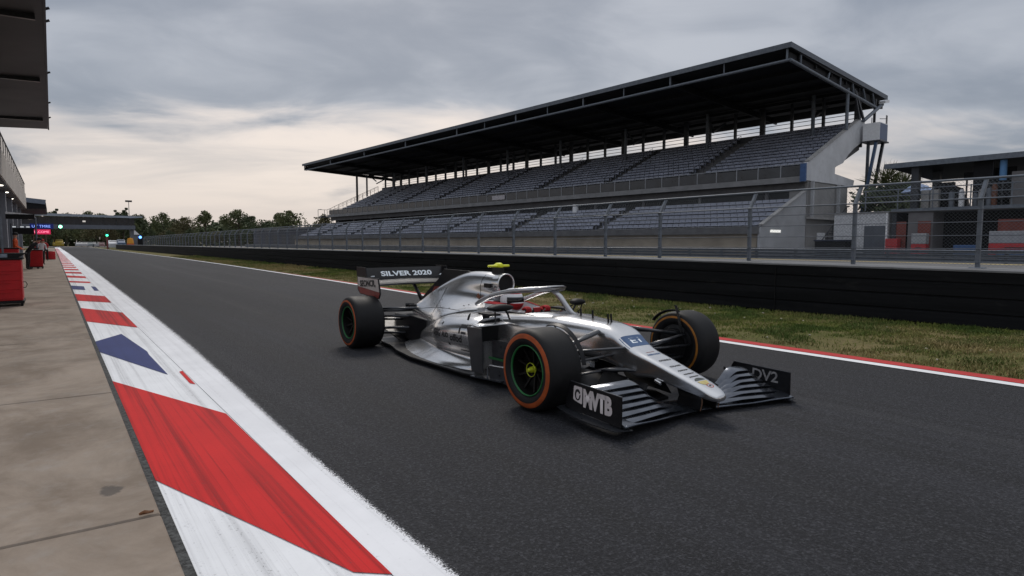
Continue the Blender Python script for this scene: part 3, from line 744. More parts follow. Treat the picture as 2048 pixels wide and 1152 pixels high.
# dark hedge/planting bank and bins at the foot of the gable
hut = thing('utility_hut', 'small white block hut with a grey door beside the grandstand stair block', 'hut', (38, 14.95, GR), R(0))
mb = MB(); mb.lo((0,0,0),(.6,3.0,2.48)); mb.build('wall', mat('block_white', (.50,.51,.53), .85, 0, .25, 9, dirt=(.30,.31,.33), bump=.5, bscale=20), hut)
mb = MB(); mb.lo((-.05,-.04,2.48),(.7,3.05,2.56)); mb.build('roof', M['conc'], hut)
mb = MB(); mb.lo((-.03,.12,0),(-.003,1.25,1.75)); mb.build('door', mat('grey_door', (.085,.095,.115), .5, 0, .1, 3), hut)
mb = MB(); mb.lo((-.05,.02,0),(-.003,.10,2.46)); mb.build('corner_post', M['white'], hut)
bn = thing('storage_bin', 'low black storage bin standing against the white hut', 'bin', (36.9, 17.4, GR))
mb = MB(); mb.lo((-.5,-.9,0),(.5,.9,.85)); mb.build('bin_body', M['black'], bn, bevel=.04)
mb = MB(); mb.lo((-.55,-.95,.853),(.55,.95,.95)); mb.build('lid', mat('dark_blue_plastic', (.012,.018,.04), .5, 0, .1, 4), bn, bevel=.03)

# ------------------------------------------------------------------ two storey open pavilion on the right
PV = thing('pavilion', 'open two storey viewing pavilion with a flat roof at the right edge behind the fence', 'pavilion', (38, 0, GR))
pw = mat('pavilion_grey', (.15,.145,.15), .8, 0, .15, 1.2)
def pb(fn, name, m, **kw):
    mb = MB(); fn(mb); return mb.build(name, m, PV, **kw)
pb(lambda b: b.loft([[(-.1,y,5.0),(-.1,y,5.16),(6.5,y,5.05),(6.5,y,4.7)] for y in (-8, 15.1)]), 'roof', M['roofdark'])
pb(lambda b: b.lo((-.2,-8,4.93),(-.103,15.2,5.2)), 'roof_edge', M['galv'])
pb(lambda b: b.lo((0,-8,2.45),(6.2,14.8,2.6)), 'deck', M['conc_dark'])
pb(lambda b: b.lo((-.08,-8,2.5),(-.003,14.8,2.66)), 'deck_edge', M['galv'])
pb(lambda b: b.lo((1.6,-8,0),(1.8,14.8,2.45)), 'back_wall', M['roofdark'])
pb(lambda b: b.lo((.05,12.75,0),(1.6,13.95,2.44)), 'garage_pier', pw)
pb(lambda b: b.lo((.05,14.55,0),(1.6,14.78,2.44)), 'end_pier', M['steel_dark'])
for x, y in ((.3,13.75),(2.9,13.6),(.6,10.5),(.6,-2)):
    pb(lambda b: b.lo((x-.18,y-.18,2.6),(x+.18,y+.18,4.98 if x < 1 else 4.86)), 'column', M['steel_dark'])
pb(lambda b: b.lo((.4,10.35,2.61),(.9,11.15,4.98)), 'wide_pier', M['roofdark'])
for z in (3.05,3.4,3.75):
    pb(lambda b: b.tube([(.0,-8,z),(.0,16.3,z)], .028, 5), 'deck_rail', M['galv'])
for k in range(14):
    y = 16.2-1.7*k; pb(lambda b: b.bar((0,y,2.62),(.0,y,3.8),.05), 'rail_post', M['galv'])
pb(lambda b: b.lo((.2,3.0,2.61),(2.0,9.5,4.30)), 'upper_wall', pw)
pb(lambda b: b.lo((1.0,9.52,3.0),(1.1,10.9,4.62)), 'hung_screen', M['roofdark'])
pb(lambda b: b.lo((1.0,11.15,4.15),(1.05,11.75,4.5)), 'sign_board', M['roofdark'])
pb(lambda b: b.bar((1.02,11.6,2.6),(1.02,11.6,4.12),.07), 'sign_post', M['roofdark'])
# red and white boxes, chest, machines on and under the deck: each a thing
def crate(loc, s, mats, label, name='crate', cat='crate', group=None, kind=0):
    t = thing(name, label, cat, loc, 0, group); a, b_, h = s
    mb = MB(); mb.lo((0,0,0),(a,b_,h*.55)); mb.build('body', mats[0], t, bevel=.03)
    mb = MB(); mb.lo((.0,0,h*.553),(a,b_,h)); mb.build('lid', mats[1], t, bevel=.03)
    mb = MB(); mb.bar((-.03,b_*.3,h*.4),(-.03,b_*.7,h*.4),.03); mb.build('handle', M['steel_dark'], t)
    return t
redm = mat('bright_red', (.42,.035,.04), .5, 0, .12, 2)
dred = mat('brick_red', (.16,.04,.03), .7, 0, .2, 2)
crate((37.5,14.25,GR),(.5,.62,1.0),(redm,redm),'bright red crate standing at the open doorway beside the white hut')
crate((37.5,12.85,GR),(.45,.72,1.28),(redm,mat('pale_grey', (.32,.33,.34), .6, 0, .1, 3)),'red crate with a pale grey lid in front of the grey pavilion pier')
crate((37.3,7.9,GR),(.6,2.15,1.35),(redm,mat('pale_grey2', (.30,.31,.33), .6, 0, .1, 3)),'long red and white cabinet in the dark pavilion opening',name='cabinet',cat='cabinet')
for y, l, nm in ((14.02,.5,'dull red shelf unit behind the bright red crate'),(12.82,.62,'rust red board case behind the grey lidded crate'),(8.0,1.9,'dark red tall case behind the long red and white cabinet')):
    crate((38.0 if l != .62 else 37.96,y,GR),(.05,l,1.95),(dred,dred),nm,name='tall_case',cat='case')
crate((37.0,10.5,GR),(.6,.95,.66),(M['blue'],M['blue']),'low blue chest on the ground in front of the dark pavilion opening',name='chest',cat='chest')
crate((36.6,7.8,GR),(.5,1.75,.42),(M['blue'],M['blue']),'long low blue chest in front of the red and white cabinet',name='chest',cat='chest')
# figure-high pale bottles / cylinders on the deck
M['brown_paint'] = mat('brown_paint', (.13,.045,.02), .6, 0, .2, 5)
for k, (y, h, c, lb) in enumerate(((12.05,.95,'galv','grey gas cylinder on the pavilion deck beside the rail'),(11.6,1.05,'white','white gas cylinder on the pavilion deck near the sign post'),(11.0,.8,'galv_dark','dark grey short cylinder on the pavilion deck by the pier'),(10.75,1.0,'conc','pale cylinder with a domed cap on the pavilion deck'),(10.42,1.05,'galv','grey cylinder beside the rusty brown one on the deck'),(10.2,1.25,'brown_paint','rusty brown cylinder on the pavilion deck beside the grey ones'))):
    t = thing('gas_cylinder', lb, 'cylinder', (38.35, y, GR+2.6)); mb = MB(); mb.lathe([(0,.0),(0,.13),(h*.8,.13),(h*.92,.08),(h*.92,.0)], 'z', 14); mb.build('tank', M[c], t, smooth=True, angle=40)
    mb = MB(); mb.lathe([(h*.92,0),(h*.92,.045),(h,.045),(h,0)], 'z', 10); mb.build('valve', M['steel_dark'], t)
t = thing('banner_roll', 'upright light blue roll standing on the pavilion deck', 'roll', (38.2, 9.85, GR+2.6)); mb = MB(); mb.lathe([(1.3,0),(1.3,.15),(2.3,.15),(2.3,0)], 'z', 14); mb.build('roll', mat('sky_blue', (.09,.22,.42), .6, 0, .1, 4), t, smooth=True, angle=40)
mb = MB(); mb.lathe([(0,.0),(0,.2),(.04,.2),(.05,.03),(1.31,.03),(1.31,0)], 'z', 12); mb.build('stand', M['steel_dark'], t)
for y, l, h, lb in ((11.9,1.9,1.25,'bulky black machine under sheeting on the pavilion deck'),(13.0,.7,1.0,'low black machine on the deck near the left columns'),(9.9,1.3,1.7,'tall black cabinet at the back of the pavilion deck')):
    t = thing('covered_machine', lb, 'machine', (39.6, y, GR+2.6)); mb = MB()
    rr_ = random.Random(int(y*10)); mb.loft([[(x*(1.1-k*.1), l/2+(yy-.5)*l*(1.05-.12*k)+rr_.uniform(-.08,.08), h*z+rr_.uniform(-.06,.06)*k) for x, yy in ((0,0),(.0,.3),(.05,.7),(0,1),(1,1),(1,.6),(.9,.3),(1,0))] for k, z in enumerate((0,.45,.8,1.))])
    mb.build('sheeting', M['black'], t); mb = MB(); mb.lo((.3,l*.3,h),(.6,l*.7,h+.28)); mb.build('hood', M['black'], t)
for y, lb in ((13.3,'left white plastic stand on the pavilion deck between the columns'),(12.85,'white plastic stand nearest the black machine on the deck')):
    t = thing('display_stand', lb, 'stand', (38.5,y,GR+2.6)); mb = MB(); mb.lo((-.15,-.2,.06),(.15,.2,1.05)); mb.build('panel', M['conc'], t, bevel=.03); mb = MB(); mb.lo((-.25,-.25,0),(.25,.25,.06)); mb.build('foot', M['steel_dark'], t)
t = thing('parasol', 'blue and white striped parasol canopy behind the pavilion', 'parasol', (46, 16.35, GR)); mb = MB(); mb.lathe([(4.1,1.0),(4.5,.55),(4.72,.0)], 'z', 12); mb.build('canopy', mat('blue_white', (.30,.38,.55), .7, 0, .5, 3, scl=(6,.2,.2)), t); mb = MB(); mb.tube([(0,0,0),(0,0,4.7)], .04, 6); mb.build('pole', M['white'], t)

# ------------------------------------------------------------------ trees
leafm = {}
def leaf_mat(name, a, b_):
    m, nt, bs, out = base_mat(name); tc = nt.nodes.new('ShaderNodeTexCoord'); g = nt.nodes.new('ShaderNodeNewGeometry')
    n = noise_(nt, tc.outputs['Object'], .55, 4, .6); r = g.outputs['Random Per Island']
    c = mixc(nt, smooth_(nt, n, .35, .65), a, b_); c = mixc(nt, math_(nt, 'MULTIPLY', r, .5), c, tuple(x*.5 for x in a[:3])+(1,))
    nt.links.new(c, bs.inputs['Base Color']); bs.inputs['Roughness'].default_value = .75; bs.inputs['Specular IOR Level'].default_value = .2; return m
LM = [leaf_mat('leaves_olive', (.095,.115,.050,1), (.16,.17,.075,1)), leaf_mat('leaves_dark', (.060,.080,.042,1), (.11,.13,.064,1)), leaf_mat('leaves_brown', (.10,.092,.045,1), (.15,.135,.065,1))]
bark = mat('bark', (.055,.042,.03), .9, 0, .3, 6)
def tree_meshes(seed, h, rad, lm, n=1500, ls=.34, lobes=9, crown0=.28, conic=0, spike=False):
    rg = np.random.default_rng(seed); tr = MB()
    tr.tube([(0,0,-.1),(.05*h*.1,.0,h*.25),(0,.03*h,h*.55),(0,0,h*.8)], [h*.022,h*.018,h*.011,h*.004], 7)
    cs = []
    for k in range(lobes):
        z = crown0+.12+(.80-crown0)*(k+.5)/lobes; wgt = (1-conic*(z-crown0)/(1-crown0)) * (math.sin(math.pi*min(1,(z-crown0+.10)/(1.06-crown0)))**.6)
        a = rg.random()*6.28; r = rad*wgt*(.25+.5*rg.random())*(1 if k < lobes-1 else .2)
        c = np.array([r*math.cos(a), r*math.sin(a), z*h]); cs.append((c, rad*wgt*(.38+.30*rg.random())))
        tr.tube([(0,0,h*(z-.18)), (c[0]*.5, c[1]*.5, h*(z-.07)), tuple(c)], [h*.008,h*.006,h*.002], 5)
    V = []; F = []
    for c, r in cs:
        m = int(n/lobes*(.6+r/rad)); 
        for _ in range(m):
            d = rg.standard_normal(3); d /= np.linalg.norm(d); q = r*(rg.random()**.45)*(1+.25*rg.standard_normal()*.5)
            p = c + d*q*np.array([1,1,.8]); u = rg.standard_normal(3); u /= np.linalg.norm(u); w_ = np.cross(u, rg.standard_normal(3)); w_ /= np.linalg.norm(w_)+1e-9
            s = ls*(.6+.8*rg.random()); o = len(V)
            if spike: u = d+np.array([0,0,.5]); u /= np.linalg.norm(u); V += [p-w_*s*.12, p+w_*s*.12, p+u*s*2.2, p+u*s*1.]; F.append((o, o+1, o+2)); continue
            V += [p-u*s, p-w_*s*.55, p+u*s, p+w_*s*.55]; F.append((o, o+1, o+2, o+3))
    cm = MB(); cm.add([tuple(x) for x in V], F); return tr, cm
def make_tree(name, label, loc, seed, h, rad, lm, group=None, rz=0, **kw):
    tr, cm = tree_meshes(seed, h, rad, lm, **kw); t = thing(name, label, 'tree', loc, rz, group)
    tr.build('trunk', bark, t); me = bpy.data.meshes.new('crown'); me.from_pydata(cm.v, [], cm.f); me.materials.append(lm); o = bpy.data.objects.new('crown', me); COL.objects.link(o); o.parent = t
    return t
def at(px, dist):
    """ground point on the compass bearing of a column of the picture, at a given distance"""
    a = YAW + math.atan((px-1024)/1218); return (dist*math.sin(a), dist*math.cos(a), 0)
protos = [make_tree('tree', 'dark rounded tree in the far line of trees beyond the track', at(560,215)[:2]+(-.5,), 21, 12, 4.6, LM[1], 'far line of trees', n=2200, ls=.27),
          make_tree('tree', 'dark rounded tree in the far line of trees beyond the track', at(330,250)[:2]+(-.5,), 22, 13, 5.2, LM[0], 'far line of trees', n=2300, ls=.28),
          make_tree('tree', 'dark rounded tree in the far line of trees beyond the track', at(370,235)[:2]+(-.5,), 23, 11, 5.0, LM[2], 'far line of trees', n=2200, ls=.27, lobes=12),
          make_tree('tree', 'dark rounded tree in the far line of trees beyond the track', at(250,290)[:2]+(-.5,), 24, 14, 3.6, LM[1], 'far line of trees', n=1900, ls=.27, conic=.7)]
rt = random.Random(4)
px = 60
while px < 690:
    for row in range(2):
        d_ = rt.uniform(255,330) if row else rt.uniform(205,240)
        if px < 300: d_ += 70
        c = copy_tree(protos[rt.randrange(4)], None, at(px+rt.uniform(-6,6), d_)[:2]+(-.5,), rt.uniform(0,6), None, rt.uniform(.78,1.08)*(d_/235)*(.88 if px > 590 else .97)*(.64 if row == 0 else .80)*(1.20 if px < 290 else 1))
    px += rt.uniform(11,17)
make_tree('tree', 'taller tree with an open crown rising above the fence left of the grandstand', at(580,150)[:2]+(0,), 31, 9.2, 3.8, LM[0], None, n=1700, ls=.26, lobes=11)
make_tree('tree', 'tree with two separate leafy heads against the pale sky', at(480,170)[:2]+(0,), 36, 10.0, 4.4, LM[0], None, n=1500, ls=.26, lobes=6, crown0=.45)
make_tree('tree', 'small round headed tree on a bare stem above the far fence', at(414,180)[:2]+(0,), 33, 10.2, 3.1, LM[0], None, n=1300, ls=.26, lobes=7, crown0=.5)
make_tree('tree', 'dark broad tree beside the two headed one beyond the fence', at(508,165)[:2]+(0,), 34, 8.4, 4.3, LM[1], None, n=1500, ls=.28)
make_tree('tree', 'dark tree top beside the far end of the grandstand rail', at(650,140)[:2]+(0,), 35, 7.6, 3.6, LM[2], None, n=1500, ls=.26)
wd = MB(); rw_ = np.random.default_rng(9)
for _ in range(9000):
    px_ = rw_.uniform(40, 720); dd = rw_.uniform(255, 300)+(60 if px_ < 300 else 0); x, y, _z = at(px_, dd); z = rw_.random()**.8*(8.6+1.2*math.sin(px_*.06)) - .3
    u = rw_.standard_normal(3); u /= np.linalg.norm(u); w_ = np.cross(u, rw_.standard_normal(3)); w_ /= np.linalg.norm(w_); s = .95*(.6+.7*rw_.random()); p = np.array([x, y, z])
    wd.add([tuple(p-u*s), tuple(p-w_*s*.6), tuple(p+u*s), tuple(p+w_*s*.6)], [(0,1,2,3)])
me = bpy.data.meshes.new('woods'); me.from_pydata(wd.v, [], wd.f); me.materials.append(LM[1]); o = bpy.data.objects.new('woods', me); COL.objects.link(o); tag(o, 'dark mass of undergrowth and woodland behind the far trees', 'woods', None, 'stuff')
# bushy evergreen between the grandstand and the pavilion
make_tree('bushy_tree', 'broad dark green bushy tree between the grandstand gable and the pavilion', (50.3, 19.6, GR), 41, 5.3, 2.9, LM[1], None, n=6000, ls=.20, lobes=16, crown0=.05)
make_tree('palm_shrub', 'spiky palm like shrub rising behind the bushy tree', (52, 20.6, GR), 42, 6.6, 1.7, LM[0], None, n=700, ls=.40, lobes=5, crown0=.55, spike=True)
make_tree('palm_shrub', 'small spiky shrub silhouetted behind the pavilion machines', (48, 12.7, GR), 43, 4.6, .9, LM[1], None, n=350, ls=.3, lobes=4, crown0=.5, spike=True)
# ------------------------------------------------------------------ pit building on the left
def lp(px, Y): return Y*math.tan(YAW + math.atan((px-1024)/1218))
PB = thing('pit_building', 'pit building on the left with a big dark overhanging canopy and a beige balcony band', 'building', (0,0,0))
def qb(fn, name, m, parent=None, **kw):
    mb = MB(); fn(mb); return mb.build(name, m, parent or PB, **kw)
cm_ = mat('canopy_cladding', (.012,.012,.0135), .5, .1, .3, .5)
qb(lambda b: b.loft([[(.06,y,7.0),(.06,y,7.34),(-7,y,7.9),(-7,y,6.75),(-2.0,y,6.88)] for y in (9, 38.4)]), 'canopy', cm_)
qb(lambda b: b.lo((.063,8.9,6.97),(.12,38.5,7.42)), 'canopy_gutter', M['steel_dark'])
for y in (13.5,19.5,26.8,35.2): qb(lambda b: b.bar((-.1,y,6.93),(-7,y,6.72),.10,.14), 'canopy_rib', M['satin'])
for y in (20.1,21.2,27.5,33.3,37.2): qb(lambda b: b.tube([(.1,y,7.35),(.2,y,7.40)], .035, 6), 'canopy_bracket', M['black'])
for y in (30,46,62): qb(lambda b: b.lo((-5.2,y-.3,.02),(-4.7,y+.3,6.8)), 'canopy_column', M['conc_dark'])
band = mat('beige_cladding', (.42,.385,.35), .7, 0, .1, .5)
qb(lambda b: [b.lo((-1.8,y,4.42),(-1.72,y+2.96,5.72)) for y in range(28,70,3)], 'balcony_band', band)
qb(lambda b: b.lo((-6,28,4.36),(-1.805,70,4.5)), 'soffit', M['conc_dark'])
qb(lambda b: b.lo((-6,28,5.5),(-1.81,70,5.62)), 'balcony_floor', M['conc_dark'])
rg_ = mat('balcony_glass', (.05,.055,.065), .2, 0, .2, 1)
for y in range(28,70,2): qb(lambda b: b.lo((-1.78,y+.06,5.75),(-1.765,y+1.94,6.5)), 'balcony_pane', rg_); qb(lambda b: b.bar((-1.77,y,5.72),(-1.77,y,6.62),.05), 'balcony_post', M['steel_dark'])
qb(lambda b: b.tube([(-1.77,28,6.6),(-1.77,70,6.6)], .035, 6), 'balcony_rail', M['steel_dark'])
gw = mat('garage_wall', (.12,.125,.14), .7, 0, .15, .5)
qb(lambda b: b.lo((-3.6,20,.02),(-3.3,104,4.35)), 'garage_wall', gw)
for y in (46,53,60,67): qb(lambda b: b.lo((-2.75,y-.35,.02),(-2.05,y+.35,4.35)), 'pier', mat('pier_grey', (.20,.215,.25), .6, 0, .1, 1) if 'pier_grey' not in bpy.data.materials else bpy.data.materials['pier_grey'])
dl = emit('downlight_glow', (1,.93,.8), 6)
for Yd, xd in ((36.5,-2.0),(41.5,-2.03),(47,-2.06),(53.5,-2.1)):
    qb(lambda b: b.lathe([(4.33,0),(4.33,.11),(4.36,.11)], 'z', 14, (xd,Yd,0)), 'downlight', dl)
C2 = thing('pit_canopy', 'smaller grey topped canopy on the pit building beyond the balcony', 'canopy', (0,0,0))
mb = MB(); mb.loft([[(-.35,y,4.75),(-.35,y,5.35),(-2.0,y,5.75),(-6,y,5.9),(-6,y,4.5),(-1.6,y,4.7)] for y in (76, 92)]); mb.build('canopy', M['roofdark'], C2)
mb = MB(); mb.bar((-.36,75.95,5.38),(-6,75.95,5.95),.12,.45); mb.build('canopy_edge', mat('blue_grey_edge', (.15,.18,.23), .5, .1, .1, 2), C2)
mb = MB(); mb.lo((-4,75,0),(-3.7,75.4,4.7)); mb.build('canopy_post', M['conc_dark'], C2)
# red tool trolleys
def trolley(loc, w, dp, h, label, top=True):
    t = thing('tool_trolley', label, 'tool trolley', loc, 0)
    mb = MB(); mb.lo((-w,0,.12),(0,dp,h)); mb.build('cabinet', M['red'], t, bevel=.015)
    for k in range(4):
        z0 = .16+k*(h-.2)/4; mb = MB(); mb.lo((-w+.03,-.012,z0),(-.03,-.002,z0+(h-.2)/4-.015)); d_ = mb.build('drawer', M['red'], t, bevel=.004)
        mb = MB(); mb.bar((-w*.75,-.03,z0+(h-.2)/4-.05),(-w*.25,-.03,z0+(h-.2)/4-.05),.018,.02); mb.build('drawer_handle', M['red'], d_)
    mb = MB(); mb.lo((-w-.02,-.03,.06),(.02,dp+.02,.119)); mb.build('plinth', M['black'], t, bevel=.01)
    for x in (-w+.08,-.02):
        for y in (.04,dp-.06):
            mb = MB(); mb.lathe([(-.02,0),(-.02,.045),(.02,.045),(.02,0)], 'x', 14, (x,y,.046)); mb.build('castor', M['black'], t)
    if top: mb = MB(); mb.lo((-w-.03,-.03,h+.002),(.03,dp+.03,h+.04)); mb.build('worktop', M['black'], t, bevel=.01)
    return t
PVZ = .025
t1 = trolley((-.55,16.55,PVZ), .75, .75, .98, 'large red tool trolley at the left edge of the pit pavement nearest the camera')
mb = MB(); mb.tube([(.005,.25,.50),(.05,.25,.50),(.075,.25,.45),(.05,.25,.38),(.005,.25,.38)], .009, 6); mb.build('side_handle', M['black'], t1)
text_mesh('badge', 'MS', .07, M['white'], t1, (-.45,-.012,.80), (1,0,0), (0,0,1), None, .003)
t2 = trolley((-.44,40.0,PVZ), .55, .6, .95, 'smaller red tool trolley standing beside the awning post further down the pits')
t3 = trolley((-1.02,29.0,PVZ), .95, .6, 1.12, 'red tool chest behind the large trolley with the person standing at it', True)
tr = thing('laptop_tray', 'black tray with small screens on top of the large red trolley', 'tray', (-.55,16.6,PVZ+1.022))
mb = MB(); mb.loft([[(-.7,0,0),(-.05,0,0),(.10,0,.10),(-.75,0,.10)],[(-.7,.6,0),(-.05,.6,0),(.10,.6,.10),(-.75,.6,.10)]]); mb.build('tray', M['black'], tr)
mb = MB(); mb.lo((-.42,-.02,.01),(-.22,-.003,.085)); mb.build('screen', mat('grey_screen', (.18,.22,.28), .25, 0, .2, 20), tr)
mb = MB(); mb.tube([(-.30,.2,.1),(-.31,.2,.9)], .018, 8); mb.build('mast', M['galv'], tr)
# awning over the second trolley
aw = thing('pit_awning', 'black topped awning on thin pale posts over the pit crew', 'awning', (0,40.6,PVZ))
xa, xb = lp(76,40.6), lp(18,40.6)
for x, z in ((xa,2.70),(lp(27,40.6),2.35),(lp(3,40.6),2.7)):
    mb = MB(); mb.tube([(x,0,0),(x,0,z)], .045, 8); mb.build('post', M['galv'], aw, smooth=True, angle=50)
mb = MB(); mb.loft([[(xa+.02,y,2.66),(xa-.05,y,2.80),(xb,y,2.92),(xb,y,2.80),(xa-.3,y,2.62)] for y in (-.5,2.5)]); mb.build('awning_top', M['white'], aw)
mb = MB(); mb.lo((xb,-.52,2.55),(xa-.02,-.50,2.80)); mb.build('valance', M['black'], aw)
mb = MB(); mb.lo((lp(28,40.6),.3,1.80),(lp(72,40.6),.45,2.12)); mb.build('equipment_beam', M['black'], aw)
for x in (lp(32,40.6),lp(48,40.6),lp(60,40.6)):
    mb = MB(); mb.lo((x-.07,.2,2.15),(x+.07,.4,2.20)); mb.build('lamp', emit('awning_lamp', (.9,.95,1), .55) if 'awning_lamp' not in bpy.data.materials else bpy.data.materials['awning_lamp'], aw)
# LED signs on a post
ls = thing('led_sign', 'lit blue and pink dot matrix signs on a post beside the pit lane exit', 'sign', (0,90,0))
xa, xb = lp(64,90), lp(105,90)
mb = MB(); mb.lo((xa,-.02,2.38),(xb,.1,2.95)); mb.build('pink_panel', emit('pink_led', (.9,.02,.12), .6), ls)
mb = MB(); mb.lo((xa,-.02,3.02),(xb+.3,.1,3.6)); mb.build('blue_panel', emit('blue_led', (.01,.02,.22), .35), ls)
led = emit('blue_white_led', (.25,.4,1), 1.3)
text_mesh('lettering', 'UT TMRE', .42, led, ls, ((xa+xb)/2+.1,-.03,3.3), (1,0,0), (0,0,1), None, .004, width=(xb-xa)*.9)
text_mesh('lettering', 'VELCOME', .36, emit('pink_white_led', (1,.25,.4), 1.6), ls, ((xa+xb)/2,-.03,2.66), (1,0,0), (0,0,1), None, .004, width=(xb-xa)*.85)
mb = MB(); mb.tube([(lp(95,90),.05,0),(lp(95,90),.05,2.4)], .06, 8); mb.tube([(lp(70,90),.05,0),(lp(70,90),.05,3.5)], .06, 8); mb.build('post', mat('rust_post', (.16,.10,.08), .7, 0, .2, 4), ls)

# ------------------------------------------------------------------ footbridge across the track far ahead
BR = thing('footbridge', 'long enclosed footbridge with a pale flat roof crossing the far end of the straight', 'footbridge', (0,150,0))
gb = M['galv']
def fb(fn, name, m, **kw):
    mb = MB(); fn(mb); return mb.build(name, m, BR, **kw)
fb(lambda b: b.loft([[(-14,y,z0+.55),(15.3,y,z0+.15),(15.3,y,z0-.1),(13.6,y,z0-.25),(-14,y,z0+.0)] for y, z0 in ((-1.0,6.75),(4.5,6.9))]), 'roof', mat('bridge_roof', (.30,.34,.40), .5, .1, .1, .5))
fb(lambda b: b.lo((-14,0,5.0),(13.9,.1,6.52)), 'window_band', mat('bridge_glass', (.018,.02,.026), .25, 0, .5, .7))
for k in range(13): fb(lambda b: b.lo((-13+k*2.15,-.04,5.0),(-12.88+k*2.15,-.002,6.5)), 'mullion', M['steel_dark'])
fb(lambda b: b.lo((-14,-.25,4.2),(14.0,3.5,4.99)), 'beam', mat('bridge_beam', (.135,.15,.18), .6, .1, .1, .5))
fb(lambda b: b.slab([(13.2,.3,.0),(14.9,.3,.0),(14.6,.3,2.9),(13.9,.3,4.19),(13.2,.3,4.19)], (0,1,0), 2.4), 'leg', mat('bridge_leg', (.15,.165,.19), .7, 0, .1, .5))
fb(lambda b: b.slab([(13.75,.05,4.19),(14.75,.05,3.1),(13.75,.05,3.1)], (0,1,0), .2), 'bracket', M['white'])
fb(lambda b: b.lo((5.0,-.08,5.55),(5.5,-.045,5.85)), 'lit_sign', emit('small_sign', (.8,.75,.7), .7))
def lamp(loc, label, col, r, s, parts):
    t = thing('signal_lamp', label, 'signal lamp', loc, 0)
    mb = MB(); mb.lathe([(-.05,0),(-.05,r),(-.02,r)], 'y', 16); mb.build('lens', emit('lens_%d' % int(loc[0]*10), col, s), t)
    mb = MB(); mb.lathe([(-.018,0),(-.018,r*1.35),(.2,r*1.35),(.2,0)], 'y', 16); mb.build('housing', M['black'], t)
    for a, b_, th, m in parts: mb = MB(); mb.bar(a, b_, th); mb.build('post', m, t)
    return t
lamp((lp(125,149),148.6,4.55), 'bright green signal light hung under the footbridge beam', (.25,1,.6), .30, 5, [((0,.1,.3),(0,.9,.3),.1,M['black'])])
lamp((lp(217,166.5),166.5,3.1), 'green signal light on a red post at the end of the crash wall', (.05,1,.45), .24, 4, [((0,.1,-.2),(0,.1,-3.1),.34,mat('signal_post', (.22,.06,.06), .6, 0, .3, 1))])
lamp((lp(283,146),146,GR+1.95), 'blue beacon lamp on a dark cabinet beside the footbridge leg', (.10,.28,1), .26, 5, [((0,.2,-.3),(0,.2,-1.9),.9,M['black'])])
# marshal post things and parked vehicles far away
def vehicle(name, cat, label, loc, w, h, body, glass=True, dp=4.5, rz=0):
    t = thing(name, label, cat, loc, rz)
    mb = MB(); mb.loft([[(x*w, y*dp, z*h) for x, z in ((-.5,.14),(-.5,.55),(-.46,.62),(-.42,1*zk),(.42,1*zk),(.46,.62),(.5,.55),(.5,.14))] for y, zk in ((0,.6),(.02,.64),(.2,.7),(.34,.97),(.5,1),(.9,1),(1,.93))])
    mb.build('body', body, t, bevel=.06)
    if glass: mb = MB(); mb.slab([(-.38*w,.215*dp,.70*h),(.38*w,.215*dp,.70*h),(.36*w,.325*dp,.93*h),(-.36*w,.325*dp,.93*h)], (0,-1,.4), .03); mb.build('windscreen', M['void'], t)
    for x in (-.44,.44):
        for y in (.17,.8): mb = MB(); mb.lathe([(-.1,0),(-.1,.32),(.1,.32),(.1,0)], 'x', 14, (x*w,y*dp,.32)); mb.build('wheel', M['black'], t)
        mb = MB(); mb.box((x*.85*w,-.02,.42*h),(.25,.05,.15)); mb.build('headlight', M['white'], t)
    return t
vehicle('parked_van','van','white van parked beyond the end of the crash wall', (lp(232,176),176,0), 2.9, 2.0, mat('van_white', (.55,.56,.58), .4, 0, .1, 1))
vehicle('parked_car','car','dark blue car parked beside the white van', (lp(246,174),174,0), 1.7, 2.2, mat('car_blue', (.05,.09,.16), .4, 0, .1, 1))
for px_, c, l in ((160,(.40,.41,.43),'silver car at the left of the parked row beyond the bend'),(172,(.48,.48,.49),'pale van second in the parked row beyond the bend'),(184,(.30,.34,.36),'grey green car in the middle of the parked row'),(194,(.45,.46,.48),'silver hatchback beside the grey green car in the row'),(206,(.34,.20,.20),'dull red car at the right end of the parked row')):
    vehicle('parked_car','car',l,(lp(px_,275),275,0),2.0,1.7,mat('car_%d' % px_, c, .4, 0, .1, 1))
vehicle('recovery_truck','truck','yellow recovery truck far away under the footbridge', (lp(119,285),285,0), 3.4, 2.6, mat('truck_yellow', (.42,.30,.03), .5, 0, .1, 1))
t = thing('amber_drum', 'amber yellow barrel shaped barrier beside the footbridge leg', 'drum', (lp(262,150),149,GR*0)); mb = MB(); mb.lathe([(0,0),(0,.55),(.6,.62),(1.7,.6),(2.3,.5),(2.45,0)], 'z', 18); mb.build('drum', M['amber'], t, smooth=True, angle=50); mb = MB(); mb.lathe([(1.0,.63),(1.0,.66),(1.25,.66),(1.25,.63)], 'z', 18); mb.build('band', M['orange_cloth'], t)
t = thing('light_mast', 'tall thin floodlight mast above the far trees behind the footbridge', 'mast', (lp(263,300),300,0)); mb = MB(); mb.tube([(0,0,0),(0,0,18.6)], [.22,.10], 8); mb.build('mast', M['galv_dark'], t); mb = MB(); mb.box((0,0,18.7),(2.4,.5,.7)); mb.build('floodlight', M['steel_dark'], t)
t = thing('track_shed', 'long low grey building seen through the fence beyond the grandstand', 'building', (at(640,118)[0]-2, at(640,118)[1], GR), R(3.7))
mb = MB(); mb.lo((0,0,0),(6,30,3.3)); mb.build('wall', mat('shed_wall', (.06,.065,.085), .7, 0, .3, .4), t); mb = MB(); mb.lo((-.4,-.4,3.3),(6.4,30.4,3.7)); mb.build('roof', M['conc_dark'], t)
for k in range(6): mb = MB(); mb.lo((-.03,1.5+k*4.6,.3),(-.003,4.2+k*4.6,2.3)); mb.build('door', M['steel_dark'], t)

